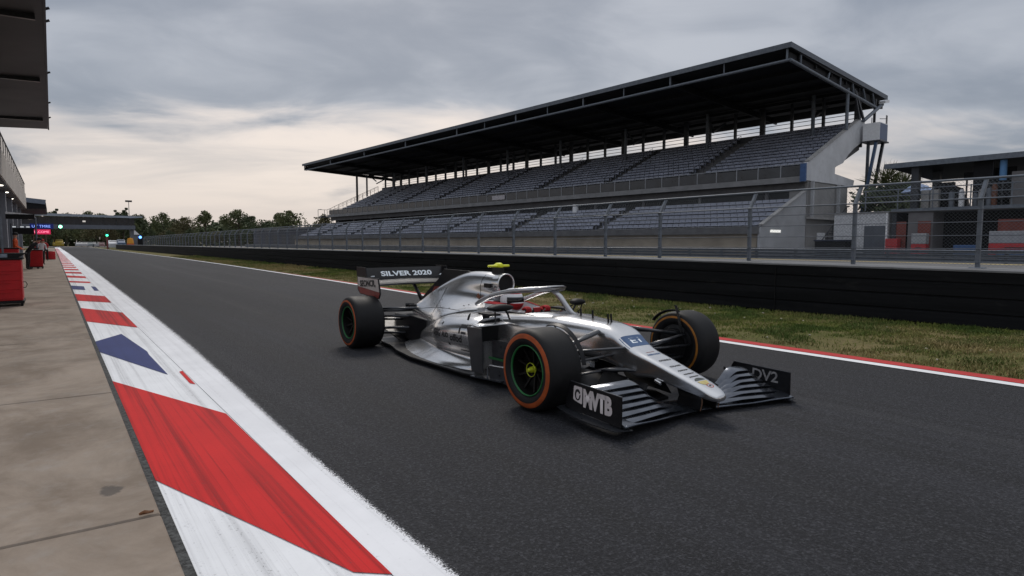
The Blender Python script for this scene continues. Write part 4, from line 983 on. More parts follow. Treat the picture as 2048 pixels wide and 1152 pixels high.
# ------------------------------------------------------------------ people
def skin_body(name, parent, m, nodes, edges, sub=2, root=0, loc=(0,0,0)):
    """one continuous surface grown round a posed skeleton; nodes: (x, y, z, radius)"""
    me = bpy.data.meshes.new(name); bm = bmesh.new(); lay = bm.verts.layers.skin.verify()
    vs = []
    for i, nd in enumerate(nodes):
        v = bm.verts.new(nd[:3]); r = nd[3]; v[lay].radius = (r, nd[4] if len(nd) > 4 else r); v[lay].use_root = (i == root); vs.append(v)
    for a, b_ in edges: bm.edges.new((vs[a], vs[b_]))
    bm.to_mesh(me); bm.free(); o = bpy.data.objects.new(name, me); COL.objects.link(o)
    o.modifiers.new('skin','SKIN').use_smooth_shade = True
    s = o.modifiers.new('sub','SUBSURF'); s.levels = s.render_levels = sub
    dg = bpy.context.evaluated_depsgraph_get(); dg.update(); me2 = bpy.data.meshes.new_from_object(o.evaluated_get(dg))
    bpy.data.objects.remove(o); me2.name = name; me2.materials.clear(); me2.materials.append(m); me2.polygons.foreach_set('use_smooth', [True]*len(me2.polygons))
    o = bpy.data.objects.new(name, me2); COL.objects.link(o)
    if parent: o.parent = parent
    o.location = loc; return o
def crew(loc, rz, label, top, trousers, bend=0., hair=None, cap=None, s=1.0):
    t = thing('person', label, 'person', loc, rz); t.scale = (s,)*3
    hx = lambda z: -bend*max(0, z-.95)                     # lean: the trunk pitches forward (towards -y) above the hip
    def P(x, y, z): # pitch about the hip
        if z <= .95 or bend == 0: return (x, y, z)
        a = bend; dz = z-.95; return (x, y-dz*math.sin(a)+0*math.cos(a), .95+dz*math.cos(a))
    N = [P(0,0,.98)+(.15,.11), P(0,0,1.15)+(.14,.10), P(0,-.01,1.34)+(.17,.11), P(0,.01,1.46)+(.10,.08), P(0,-.01,1.54)+(.055,), P(0,-.02,1.64)+(.085,.10), P(0,-.02,1.74)+(.07,.08)]
    E = [(0,1),(1,2),(2,3),(3,4),(4,5),(5,6)]
    for sx in (-1,1):
        k = len(N)
        N += [P(sx*.19,0,1.42)+(.06,), P(sx*.25,-.03,1.16)+(.046,), P(sx*.22,-.24,1.02+.1*bend)+(.036,), P(sx*.20,-.33,1.02+.1*bend)+(.034,.02)]
        E += [(3,k),(k,k+1),(k+1,k+2),(k+2,k+3)]
        k = len(N); N += [(sx*.10,0,.86,.095),(sx*.115,-.02,.49,.062),(sx*.12,.02,.10,.043),(sx*.125,-.12,.045,.04,.03)]
        E += [(0,k),(k,k+1),(k+1,k+2),(k+2,k+3)]
    b = skin_body('body', t, M['skin'], N, E, 1)
    me = b.data; me.materials.append(top); me.materials.append(trousers); me.materials.append(M['black'])
    inv = lambda c: .95 + (c.z-.95)/math.cos(bend)*1 if (bend and c.z > .95) else c.z
    for p in me.polygons:
        z = p.center.z; r = math.hypot(p.center.x, 0); zz = inv(p.center)
        if z < .09: p.material_index = 3
        elif z < .98 and not (abs(p.center.x) > .17 and p.center.y < -.12): p.material_index = 2
        elif zz < 1.52 and not (p.center.y < P(0,0,zz)[1]-.26 and bend == 0): p.material_index = 1
    if cap or hair:
        c = P(0,-.02,1.70); mb = MB(); mb.lathe([(-.02,.105),(.04,.105),(.09,.08),(.115,.0)], 'z', 16, c)
        if cap: mb.lo((c[0]-.07,c[1]-.19,c[2]-.01),(c[0]+.07,c[1]-.08,c[2]+.01))
        mb.build('cap' if cap else 'hair', cap or hair, t, smooth=True)
    return t
crew((lp(33,37),37,PVZ), R(85), 'person in an orange jacket and black trousers standing at the red tool chest', M['orange_cloth'], M['black_cloth'], .0, hair=M['black_cloth'], s=1.02)
crew((lp(56,38.5),38.5,PVZ), R(75), 'person in black overalls leaning forward beside the smaller red trolley', M['black_cloth'], M['black_cloth'], .75, hair=M['black_cloth'])
crew((lp(84,47),47,PVZ), R(20), 'person in white shirt and red cap bending beyond the smaller trolley', M['white_cloth'], M['black_cloth'], .35, cap=M['red_cloth'], s=.9)
crew((lp(93,58),58,PVZ), R(-20), 'person in a red jacket bending at the edge of the kerb far down the pits', M['red_cloth'], M['black_cloth'], .5, hair=M['black_cloth'], s=.95)
crew((lp(74,52),52,PVZ), R(40), 'person in a red top and red cap half hidden behind the awning post', M['red_cloth'], M['black_cloth'], .2, cap=M['red_cloth'], s=.95)
t = thing('wheel_stack', 'stack of red covered tyres on the pavement beside the kerb', 'tyre stack', (lp(102,62),62,PVZ))
mb = MB(); mb.lathe([(0,0),(0,.30),(.03,.33),(.30,.33),(.33,.30),(.34,.33),(.62,.33),(.66,.29),(.66,0)], 'z', 20); mb.build('tyre', M['red_cloth'], t, smooth=True, angle=40)
mb = MB(); mb.lathe([(.661,.0),(.661,.16),(.68,.15),(.68,0)], 'z', 16); mb.build('rim', M['black'], t)
# ------------------------------------------------------------------ racing car (local: x across, -y forwards, origin under the front axle)
def silver_material():
    m, nt, b, _ = base_mat('silver_paint'); tc = nt.nodes.new('ShaderNodeTexCoord'); v = tc.outputs['Object']
    n = noise_(nt, v, 2.2, 5, .55); fl = noise_(nt, v, 900, 2, .5); d = noise_(nt, v, 7, 7, .7, (1, .35, 1))
    c = mixc(nt, smooth_(nt, n, .3, .7), (.63,.63,.64,1), (.73,.728,.73,1)); c = mixc(nt, math_(nt, 'MULTIPLY', smooth_(nt, fl, .5, .8), .25), c, (.78,.78,.79,1))
    c = mixc(nt, math_(nt, 'MULTIPLY', smooth_(nt, d, .5, .8), .10), c, (.42,.40,.38,1))
    nt.links.new(c, b.inputs['Base Color']); b.inputs['Metallic'].default_value = .92
    r = nt.nodes.new('ShaderNodeMapRange'); nt.links.new(d, r.inputs['Value']); r.inputs['To Min'].default_value = .20; r.inputs['To Max'].default_value = .28; nt.links.new(r.outputs[0], b.inputs['Roughness'])
    b.inputs['Coat Weight'].default_value = .5; b.inputs['Coat Roughness'].default_value = .06; return m
M['silver'] = silver_material()
M['halo_silver'] = mat('halo_silver', (.42,.425,.44), .30, .85, .08, 6, coat=.3)
M['wing'] = mat('wing_graphite', (.085,.096,.118), .19, .85, .2, 12, coat=.4, spec=.4)
M['arm'] = mat('suspension_carbon', (.04,.043,.05), .30, .4, .2, 20, coat=.15)
M['tyre'] = mat('tyre_rubber', (.0085,.0085,.0095), .6, 0, .25, 14, dirt=(.015,.0145,.0145), spec=.28, bump=.12, bscale=90)
M['band_o'] = mat('orange_band', (.34,.062,.008), .6, 0, .22, 9, dirt=(.16,.05,.02))
M['band_a'] = mat('amber_band', (.31,.115,.010), .6, 0, .22, 9, dirt=(.2,.09,.02))
M['green'] = mat('green_ring', (.012,.13,.034), .5, 0, .15, 9)
M['ink'] = mat('dark_lettering', (.018,.018,.02), .5, 0, .1, 9)
M['inkblue'] = mat('blue_lettering', (.045,.10,.22), .45, 0, .1, 9)
M['letter'] = mat('white_lettering', (.80,.86,.90), .4, 0, .05, 9)
M['pink_white'] = mat('sticker_white', (.62,.57,.57), .5, 0, .06, 9)
M['rust'] = mat('dull_red_panel', (.20,.035,.028), .45, 0, .2, 8)
M['stick'] = mat('endplate_sticker', (.48,.44,.42), .45, .2, .1, 7)
CX, CY = 4.0, 3.8
CAR = thing('racing_car', 'silver single seater racing car with black wings and orange banded tyres on the track', 'racing car', (CX, CY, 0))
P = lambda x, f, z: (x, -f, z)
def part(fn, name, m, parent=None, **kw):
    mb = MB(); fn(mb); return mb.build(name, m, parent or CAR, **kw)

# chassis and nose: one loft of rounded sections
CH = np.array([ # f, w top, w bottom, z top, z bottom, exponent
 (1.135,.030,.030,.196,.170,2.2),(1.12,.070,.062,.215,.160,2.4),(1.06,.100,.088,.245,.158,3.2),(.92,.116,.104,.295,.185,4.6),(.75,.124,.114,.345,.215,5.6),(.55,.134,.127,.405,.245,6.0),
 (.38,.145,.142,.455,.230,6.0),(.26,.160,.160,.520,.262,5.4),(.16,.178,.180,.592,.290,4.6),(.05,.195,.205,.634,.308,3.6),(-.10,.215,.230,.652,.315,3.5),(-.40,.245,.270,.668,.305,3.4),(-.65,.272,.300,.678,.285,3.4),
 (-.95,.310,.335,.672,.23,3.4),(-1.25,.345,.365,.655,.16,3.4),(-1.6,.360,.385,.648,.10,3.4),(-1.95,.360,.39,.655,.08,3.4),(-2.15,.33,.39,.64,.08,3.4)])
NS, NR = 130, 88
ts = np.linspace(0, len(CH)-1, NS); S = catmull(CH, ts); rings = []
for f, wt, wb, zt, zb, n in S:
    ring = []; mid, h = (zt+zb)/2, (zt-zb)/2
    for k in range(NR):
        a = 2*math.pi*k/NR; c, s = math.cos(a), math.sin(a); sz = math.copysign(abs(s)**(2/n), s); sx = math.copysign(abs(c)**(2/n), c)
        w_ = wb+(wt-wb)*(sz+1)/2; x = sx*w_; z = mid+sz*h
        # cockpit opening
        if s > 0 and -1.74 < f < -.76:
            hw = .225*min(1, ((f+1.74)/.10 if f < -1.6 else 1), math.sqrt(max(0, (-.76-f)/.32)) if f > -1.08 else 1)
            if abs(x) < hw: z = min(z, .36 + .0*x)
        ring.append(P(x, f, z))
    rings.append(ring)
chassis = part(lambda b: b.loft(rings), 'chassis', M['silver'], smooth=True, angle=42)
# dark cockpit lining
part(lambda b: b.sheet([[P(x, f, .42 if abs(x) < .2 else .645) for x in (-.232,-.2,0,.2,.232)] for f in (-.85,-1.1,-1.4,-1.7)], .006), 'cockpit_lining', M['black'])

# engine cover with round air intake
EC = [(-1.70,[(0,1.018),(.080,.985),(.115,.90),(.100,.800),(.125,.715),(.25,.655),(.345,.620),(.37,.30)]),
      (-1.95,[(0,1.030),(.082,.998),(.122,.90),(.128,.790),(.185,.700),(.29,.640),(.385,.575),(.42,.25)]),
      (-2.30,[(0,1.020),(.074,.985),(.115,.885),(.150,.765),(.225,.670),(.34,.590),(.43,.480),(.45,.20)]),
      (-2.60,[(0,.965),(.062,.925),(.102,.830),(.155,.715),(.235,.615),(.32,.530),(.39,.410),(.40,.20)]),
      (-2.90,[(0,.865),(.055,.830),(.092,.750),(.145,.655),(.205,.565),(.265,.475),(.29,.370),(.28,.20)]),
      (-3.22,[(0,.735),(.055,.705),(.088,.650),(.125,.590),(.175,.530),(.215,.455),(.225,.360),(.19,.25)]),
      (-3.50,[(0,.590),(.055,.580),(.085,.555),(.125,.535),(.155,.495),(.170,.435),(.155,.375),(.11,.33)]),
      (-3.58,[(0,.560),(.045,.553),(.072,.535),(.10,.520),(.125,.485),(.14,.435),(.125,.385),(.09,.35)])]
arr = np.array([[e[0]]+[c for p in e[1] for c in p] for e in EC]); A = catmull(arr, np.linspace(0, len(EC)-1, 60)); rings = []
for row in A:
    pr = row[1:].reshape(-1, 2); q = catmull(pr, np.linspace(0, 7, 44)); q[0,0] = 0
    rings.append([P(x, row[0], z) for x, z in q] + [P(-x, row[0], z) for x, z in q[::-1][:-1]])
ecover = part(lambda b: b.loft(rings, True), 'engine_cover', M['silver'], smooth=True, angle=50)
part(lambda b: b.lathe([(1.80,.112),(1.66,.118),(1.625,.118),(1.615,.113),(1.615,.107),(1.64,.102),(1.80,.09)], 'y', 48, (0,0,.905)), 'intake_rim', M['silver'], smooth=True)
part(lambda b: b.lathe([(1.65,.103),(1.652,.0)], 'y', 40, (0,0,.905)), 'intake_mouth', M['void'])
part(lambda b: b.slab([P(-.008,f,z) for f, z in ((-2.15,.99),(-2.4,1.025),(-2.96,1.03),(-3.09,.90),(-3.42,.70),(-3.60,.585),(-3.56,.52),(-2.7,.80))], (1,0,0), .016), 'shark_fin', M['carbon'])
part(lambda b: b.slab([P(-.0095,f,z) for f, z in ((-3.08,.80),(-3.2,.79),(-3.27,.71),(-3.12,.73))], (-1,0,0), .002), 'fin_marking', M['rust'])
# camera and its yellow bar on top
part(lambda b: b.loft([[P(-.03,f0,z),P(.03,f0,z),P(.035,f1,z),P(-.035,f1,z)] for f0, f1, z in ((-1.70,-1.86,1.0),(-1.70,-1.83,1.085))]), 'camera_post', M['carbon'])
cb = part(lambda b: b.tube([P(-.15,-1.77,1.098),P(-.138,-1.765,1.103),P(0,-1.755,1.103),P(.138,-1.765,1.103),P(.15,-1.77,1.098)], [.007,.017,.019,.017,.007], 12, flat=.75), 'camera_bar', M['yellow'], smooth=True)
part(lambda b: b.lathe([(1.70,.0),(1.70,.02),(1.73,.032),(1.80,.030),(1.85,.012),(1.85,0)], 'y', 16, (0,0,1.107)), 'camera_pod', M['yellow'], cb, smooth=True)
# side camera and little sensor on the cover
part(lambda b: b.box(P(-.128,-1.80,.885), (.03,.12,.05)), 'side_camera', M['carbon'], bevel=.008)
part(lambda b: (b.tube([P(-.15,-1.93,.72),P(-.17,-1.93,.79)], .010, 6), b.box(P(-.165,-1.93,.755), (.03,.03,.03))), 'sensor', mat('copper_fitting', (.20,.075,.04), .5, .2, .2, 20))

# sidepods
SP = [(-1.30,[(.26,.610),(.40,.605),(.56,.575),(.655,.480),(.655,.340),(.595,.200),(.635,.110),(.64,.070),(.26,.07)]),
      (-1.42,[(.26,.622),(.40,.618),(.58,.585),(.680,.485),(.680,.340),(.610,.195),(.665,.105),(.68,.068),(.26,.07)]),
      (-1.75,[(.26,.610),(.42,.600),(.59,.560),(.685,.450),(.680,.310),(.615,.190),(.700,.100),(.73,.066),(.26,.07)]),
      (-2.10,[(.26,.560),(.40,.555),(.545,.520),(.635,.415),(.635,.290),(.580,.185),(.690,.100),(.735,.066),(.26,.07)]),
      (-2.40,[(.22,.490),(.34,.485),(.455,.450),(.530,.360),(.535,.265),(.500,.175),(.640,.095),(.70,.064),(.22,.07)]),
      (-2.75,[(.18,.390),(.26,.385),(.335,.360),(.395,.295),(.405,.225),(.400,.155),(.545,.088),(.62,.062),(.18,.07)]),
      (-3.10,[(.12,.300),(.18,.295),(.225,.275),(.270,.230),(.285,.185),(.300,.135),(.430,.080),(.50,.060),(.12,.06)]),
      (-3.42,[(.05,.220),(.09,.215),(.125,.200),(.155,.170),(.170,.145),(.190,.110),(.300,.072),(.36,.058),(.05,.06)])]
arr = np.array([[e[0]]+[c for p in e[1] for c in p] for e in SP]); A = catmull(arr, np.linspace(0, len(SP)-1, 48)); pods = {}
for sx in (-1, 1):
    rings = []
    for row in A:
        pr = row[1:].reshape(-1, 2); q = catmull(pr[:8], np.linspace(0, 7, 50))
        rings.append([P(sx*x, row[0], z) for x, z in q] + [P(sx*.2, row[0], .062)])
    pods[sx] = part(lambda b: b.loft(rings), 'sidepod', M['silver'], smooth=True, angle=48)
    part(lambda b: b.slab([P(sx*x, -1.293, z) for x, z in ((.33,.585),(.54,.56),(.625,.47),(.625,.36),(.34,.36))], (0,-1,0), .012), 'sidepod_inlet', M['void'])
    # dark seam line where the pod meets the cover
    part(lambda b: b.tube([P(sx*x, f, z) for x, f, z in ((.43,-1.45,.626),(.40,-1.75,.613),(.39,-2.0,.585),(.37,-2.2,.555))], .004, 5), 'panel_gap', M['black'])
# floor
fo = [(-.72,.30),(-.80,.50),(-1.0,.70),(-1.3,.765),(-2.45,.775),(-2.95,.70),(-3.3,.60),(-3.62,.56),(-3.95,.50)]
part(lambda b: b.slab([P(-x, f, .040) for f, x in fo]+[P(x, f, .040) for f, x in fo[::-1]], (0,0,1), .022), 'floor', M['carbon'], bevel=.004)
part(lambda b: b.slab([P(-.35,-3.5,.05),P(.35,-3.5,.05),P(.5,-4.1,.30),P(-.5,-4.1,.30)], (0,.5,1), .015), 'diffuser', M['carbon'])
# barge boards and turning vanes in front of the pods
for sx in (-1, 1):
    part(lambda b: b.sheet([[P(sx*(.755+.045*u+.02*v), -.97-(.13+.05*v)*u, .12+.43*v) for u in (0,.33,.66,1)] for v in np.linspace(0,1,6)], .012), 'turning_vane', mat('vane_carbon', (.030,.032,.036), .4, .1, .15, 4, coat=.2) if 'vane_carbon' not in bpy.data.materials else bpy.data.materials['vane_carbon'])
    part(lambda b: b.sheet([[P(sx*x, -.98-.16*u-.06*(1-abs(x-.6)), .556+.006*math.sin(u*3)) for x in (.36,.5,.65,.775)] for u in (0,.5,1)], .010), 'vane_bridge', M['silver'], smooth=True)
    part(lambda b: b.sheet([[P(sx*(.66+.06*u), -.55-.36*u, .05+.145*v-.035*(u<.1)) for u in (0,.08,.5,1)] for v in (0,.5,1)], .010), 'barge_board', M['arm'])
    part(lambda b: b.tube([P(sx*.655,-.55,.07),P(sx*.66,-.555,.165),P(sx*.67,-.60,.198),P(sx*.695,-.75,.20),P(sx*.72,-.91,.198),P(sx*.727,-.935,.17),P(sx*.727,-.94,.06)], .008, 8), 'board_edge', M['silver'], smooth=True)
    part(lambda b: b.sheet([[P(sx*(.48+(.25+.04*u)*v), -.72-.46*u, .052+.02*v*(1-u)) for u in (0,.5,1)] for v in (0,.5,1)], .012), 'board_footplate', M['wing'])
    part(lambda b: b.sheet([[P(sx*(.42+.05*u), -.80-.42*u, .11+.27*v) for u in (0,.5,1)] for v in (0,1)], .01), 'inner_board', M['arm'])
    part(lambda b: b.bar(P(sx*.44,-.80,.185), P(sx*.50,-1.24,.20), .012, .022), 'green_strip', M['green'])
    part(lambda b: b.tube([P(sx*.66,-1.38,.585),P(sx*.675,-1.33,.635),P(sx*.69,-1.29,.655)], [.012,.012,.006], 6), 'pod_fin', M['carbon'])
    part(lambda b: b.slab([P(sx*x,f,.632) for x, f in ((.44,-1.12),(.56,-1.16),(.55,-1.36),(.42,-1.36))], (0,0,1), .02), 'pod_wing', M['carbon'])
    part(lambda b: b.bar(P(sx*.53,-1.25,.60), P(sx*.53,-1.25,.635), .012, .08), 'pod_wing_stay', M['carbon'])

# halo
hp = [(-.285,-1.78,.690),(-.325,-1.62,.745),(-.335,-1.40,.815),(-.310,-1.15,.868),(-.235,-.95,.892),(-.11,-.86,.899),(0,-.835,.900)]
hh = catmull(np.array(hp), np.linspace(0, 6, 26)); full = list(hh)+[(-x, f, z) for x, f, z in hh[::-1][1:]]
rad = [.026+.008*max(0, 1-abs(i-25)/16) for i in range(len(full))]
full = [(x, f, z) for x, f, z in full]
halo = part(lambda b: b.tube([P(*p) for p in full], rad, 14, flat=.95), 'halo', M['halo_silver'], smooth=True)
part(lambda b: b.loft([[P(w_*math.cos(a)*1., f+l*math.sin(a), z) for a in np.linspace(0, 2*math.pi, 21)[:-1]] for f, z, w_, l in ((-.50,.655,.030,.07),(-.58,.70,.020,.050),(-.66,.77,.020,.045),(-.74,.84,.026,.05),(-.83,.890,.045,.05))]), 'halo_pillar', M['halo_silver'], halo, smooth=True)
part(lambda b: b.sheet([[P(x, f+.0-.10*(abs(x)/.2)**2, .935-.02*(abs(x)/.2)**2+dz) for x in np.linspace(-.2,.2,9)] for f, dz in ((-.755,-.006),(-.82,-.004),(-.90,-.016))], .008), 'halo_fin', M['halo_silver'], halo, smooth=True)
# headrest surround
for sx in (-1, 1):
    hr = part(lambda b: b.loft([[P(sx*x, f, z) for x, z in ((.15,.56),(.235,.56),(.225,.70-.05*k),(.17,.715-.05*k))] for f, k in ((-1.72,0),(-1.5,0),(-1.3,.6))]), 'headrest', M['white'], bevel=.01)
    part(lambda b: b.loft([[P(sx*x, f, z) for x, z in ((.166,.716-.05*k),(.226,.701-.05*k),(.227,.707-.05*k),(.166,.722-.05*k))] for f, k in ((-1.73,0),(-1.5,0),(-1.3,.6))]), 'headrest_trim', M['red_cloth'], hr)
# mirrors
for sx in (-1, 1):
    mm = part(lambda b: b.loft([[P(sx*.515+math.cos(a)*(.145 if sx < 0 else .085)*k**.3*1.0, -1.02+o, .725+math.sin(a)*.036*k) for a in np.linspace(0, 2*math.pi, 25)[:-1]] for o, k in ((.055,.25),(.045,.7),(.02,1.),(-.03,1.),(-.036,.9))]), 'mirror', M['black'], smooth=True, angle=60)
    part(lambda b: (b.tube([P(sx*.47,-1.0,.70),P(sx*.44,-1.0,.66),P(sx*.40,-1.02,.60)], .010, 6), b.tube([P(sx*.58,-1.02,.695),P(sx*.57,-1.03,.64),P(sx*.52,-1.10,.56)], .007, 6)), 'mirror_stalk', M['carbon'], mm)
# aerials and pitot fork on the nose
for f in (-.42,-.26): part(lambda b: b.tube([P(.0,f,.655),P(.0,f-.005,.735)], .0095, 6), 'aerial', M['black'])
part(lambda b: [b.tube([P(x,-.04,.63),P(x,-.05,.72)], .009, 6) for x in (-.02,.02)], 'pitot_fork', M['black'])
part(lambda b: b.tube([P(.10,-.56,.66),P(.10,-.565,.70)], .006, 6), 'aerial', M['black'])

# wheels
def wheel(x_out, side, f, width, band, front, fy=0., bandr=(.262,.300)):
    """side = -1: outer face towards -x"""
    W = thing('wheel', None, None, P(x_out, f, .335)); W.parent = CAR
    w_ = width; s = -side                                   # axial direction from the outer face inwards
    half = [(.030,.205),(.012,.222),(.004,.240),(.000,.262),(.004,.288),(.014,.310),(.032,.326),(.060,.3335),(.10,.335)]
    pr = half + [(w_-a, r) for a, r in half[::-1]]
    mb = MB(); mb.lathe([(s*a, r) for a, r in pr], 'x', 96); tyre = mb.build('tyre', M['tyre'], W, smooth=True)
    for inner in (0, 1):
        prof = [(.0045+0*r, r) for r in ()]; rr = np.linspace(*bandr, 7)
        aa = np.interp(rr, [q[1] for q in half], [q[0] for q in half])-.0015
        if inner: aa = w_-aa
        mb = MB(); mb.lathe([(s*a, r) for a, r in zip(aa, rr)], 'x', 96); mb.build('sidewall_band', (M['band_a'] if inner else M[band]), W, smooth=True)
    mb = MB(); mb.lathe([(s*.028,.208),(s*.016,.2075),(s*.016,.199),(s*.03,.198)], 'x', 96); mb.build('rim_stripe', M['green'], W, smooth=True)
    # rim: barrel, deep dish and thin spokes
    mb = MB(); mb.lathe([(s*.03,.206),(s*.032,.196),(s*.06,.188),(s*.13,.180),(s*.15,.10),(s*.12,.05),(s*.10,.045)], 'x', 64)
    for k in range(9):
        a = 2*math.pi*k/9+.2; c0 = (s*.105, math.cos(a)*.045, math.sin(a)*.045); c1 = (s*.075, math.cos(a+.12)*.185, math.sin(a+.12)*.185); mb.bar(c0, c1, .016, .022, up=(1,0,0))
    mb.build('rim', mat('rim_black', (.006,.0058,.0055), .5, .3, .3, 10, spec=.25) if 'rim_black' not in bpy.data.materials else bpy.data.materials['rim_black'], W, smooth=True, angle=35)
    if front:
        mb = MB(); mb.lathe([(s*.10,.028),(s*.060,.024),(s*.052,.019),(s*.038,.017),(s*.032,.012),(s*.032,0)], 'x', 24); hb = mb.build('hub_nut', M['brass'], W, smooth=True, angle=35)
        mb = MB(); mb.lathe([(s*.066,.058),(s*.060,.058),(s*.060,.0535),(s*.066,.0535)], 'x', 40); mb.build('nut_ring', M['brass'], W, smooth=True)
    # brake drum on the inner side
    mb = MB(); mb.lathe([(s*(w_-.03),.205),(s*(w_-.02),.17),(s*(w_+.015),.16),(s*(w_+.02),.06),(s*(w_+.02),0)], 'x', 40); mb.build('brake_drum', M['carbon'], W, smooth=True, angle=40)
    return W
wheel(-1.013,-1,0,.345,'band_o',True); wheel(-1.013,-1,-3.72,.405,'band_o',False, bandr=(.268,.292))
wheel(1.31,1,-.09,.345,'band_o',True, bandr=(.272,.292)); wheel(1.03,1,-3.72,.405,'band_o',False)
# brake duct fins hugging the inner edge of the front tyres
for x0, yo, a0, a1 in ((-.670,0,108,10),(.958,.09,140,80)):
    part(lambda b: b.sheet([[P(x0+(-.030 if x0 < 0 else .030)*(1-k), -yo+math.cos(R(a))*(.341+.016*k), .335+math.sin(R(a))*(.341+.016*k)) for a in np.linspace(a0, a1, 26)] for k in (0,.4,1)], .008), 'duct_fin', M['carbon'])
part(lambda b: b.sheet([[P(.935+.015*v, -.05+.10*math.cos(v*1.5)-.03*u, .36+.38*v) for v in np.linspace(0,1,8)] for u in (0,1.6*.6)], .008), 'duct_blade', M['carbon'])
# suspension
def arm(p, q, w_=.045, h=.018, m='arm'):
    part(lambda b: b.tube([P(*p), P(*[(a+c)/2 for a, c in zip(p, q)]), P(*q)], [w_*.55, w_*.5, w_*.5], 12, flat=h/w_), 'suspension_arm', M[m], smooth=True)
for sx, xo in ((-1,.665),(1,.96)):
    arm((sx*.21,.02,.585),(sx*xo,-.03,.455),.075,.035); arm((sx*.17,.30,.475),(sx*xo,.03,.455),.045,.02); arm((sx*.22,-.42,.52),(sx*xo,-.06,.47),.045,.02)
    arm((sx*.15,.24,.30),(sx*xo,.03,.235),.045,.022); arm((sx*.22,-.38,.30),(sx*xo,-.05,.235),.045,.022); arm((sx*.17,.16,.40),(sx*xo,.10,.36),.035,.02); arm((sx*.20,.0,.33),(sx*xo,.0,.43),.03,.03)
    part(lambda b: b.tube([P(sx*.12,.40,.285),P(sx*.20,.34,.30),P(sx*.30,.22,.29),P(sx*.33,.12,.275)], [.012,.030,.034,.012], 10, flat=.6), 'nose_vane', M['satin'], smooth=True)
    for f0, z0, f1, z1 in ((-3.35,.50,-3.66,.50),(-3.55,.46,-3.74,.46),(-3.30,.40,-3.68,.40),(-3.62,.33,-3.78,.35),(-3.28,.26,-3.66,.24),(-3.66,.22,-3.80,.22),(-3.45,.17,-3.72,.17)):
        arm((sx*.12,f0,z0),(sx*.63,f1,z1),.065,.034)
part(lambda b: b.loft([[P(x*w_, f, z0+z*(z1-z0)) for x, z in ((-1,0),(1,0),(1,1),(-1,1))] for f, w_, z0, z1 in ((-2.9,.30,.08,.40),(-3.35,.30,.08,.42),(-3.85,.24,.10,.40),(-4.2,.10,.22,.36))]), 'gearbox', M['carbon'], bevel=.02)
part(lambda b: (b.box(P(-.17,-3.50,.515), (.12,.05,.05)), b.tube([P(-.14,-3.52,.53),P(-.24,-3.58,.53)], .028, 10)), 'gearbox_fitting', M['carbon'])
part(lambda b: b.lathe([(3.55,.045),(3.72,.045),(3.72,.036),(3.60,.034)], 'y', 20, (0,0,.47)), 'exhaust', M['satin'], smooth=True, angle=40)

# rear wing
RW = part(lambda b: b.sheet([[P(x, -3.72-.30*u, .795+.055*u*u+.012*math.cos(x*2.4)) for u in np.linspace(0,1,7)] for x in np.linspace(-.615,.615,13)], .022), 'rear_wing', M['satin'], smooth=True, angle=40)
flap = part(lambda b: b.sheet([[P(x, -4.00-.085*u-.02*u*u, .862+.150*u) for u in np.linspace(0,1,6)] for x in np.linspace(-.615,.615,9)], .016), 'flap', M['carbon'], RW, smooth=True, angle=40)
text_mesh('lettering', 'SILVER 2020', .105, M['letter'], RW, P(.02,-4.036,.935), (1,0,0), (0,.55,.83), [bvh_of(flap)], .003, width=.80, bold=.0035, ray=P(0,-1,0))
part(lambda b: (b.slab([P(-.545,-4.00,.897),P(-.49,-4.00,.897),P(-.49,-4.0,.912),P(-.52,-4.0,.912),P(-.545,-4.0,.905)], (0,-1,0), .003), b.slab([P(.52,-3.995,.895),P(.575,-3.995,.895),P(.575,-3.995,.915),P(.545,-3.995,.918)], (0,-1,0), .003)), 'flap_marking', M['letter'], RW)
for sx in (-1, 1):
    ep = part(lambda b: b.slab([P(sx*.625,f,z) for f, z in ((-3.56,.895),(-4.24,.905),(-4.24,.72),(-4.16,.665),(-3.55,.63),(-3.50,.70))], (sx,0,0), .014), 'endplate', M['carbon'], RW, bevel=.003)
    part(lambda b: b.slab([P(sx*.624,f,z) for f, z in ((-3.93,.906),(-4.27,.906),(-4.27,1.03),(-3.97,1.03))], (sx,0,0), .010), 'endplate_top', M['carbon'], RW)
    st = part(lambda b: b.slab([P(sx*.6405,f,z) for f, z in ((-3.57,.885),(-4.22,.895),(-4.22,.765),(-3.53,.72))], (sx,0,0), .0015), 'sticker', M['stick'], ep)
    part(lambda b: b.slab([P(sx*.6405,f,z) for f, z in ((-3.53,.717),(-4.22,.762),(-4.20,.72),(-4.14,.675),(-3.56,.64),(-3.515,.70))], (sx,0,0), .0015), 'lower_sticker', M['rust'], ep)
    if sx < 0:
        text_mesh('lettering', 'SEONCR,', .115, M['ink'], ep, P(-.643,-3.885,.812), (0,-1,.05), (0,.02,1), None, .003, width=.50, bold=.004)
part(lambda b: b.tube([P(0,-3.52,.54),P(0,-3.66,.68),P(0,-3.80,.80)], [.022,.02,.018], 10, flat=1.6), 'wing_pylon', M['carbon'], RW, smooth=True)

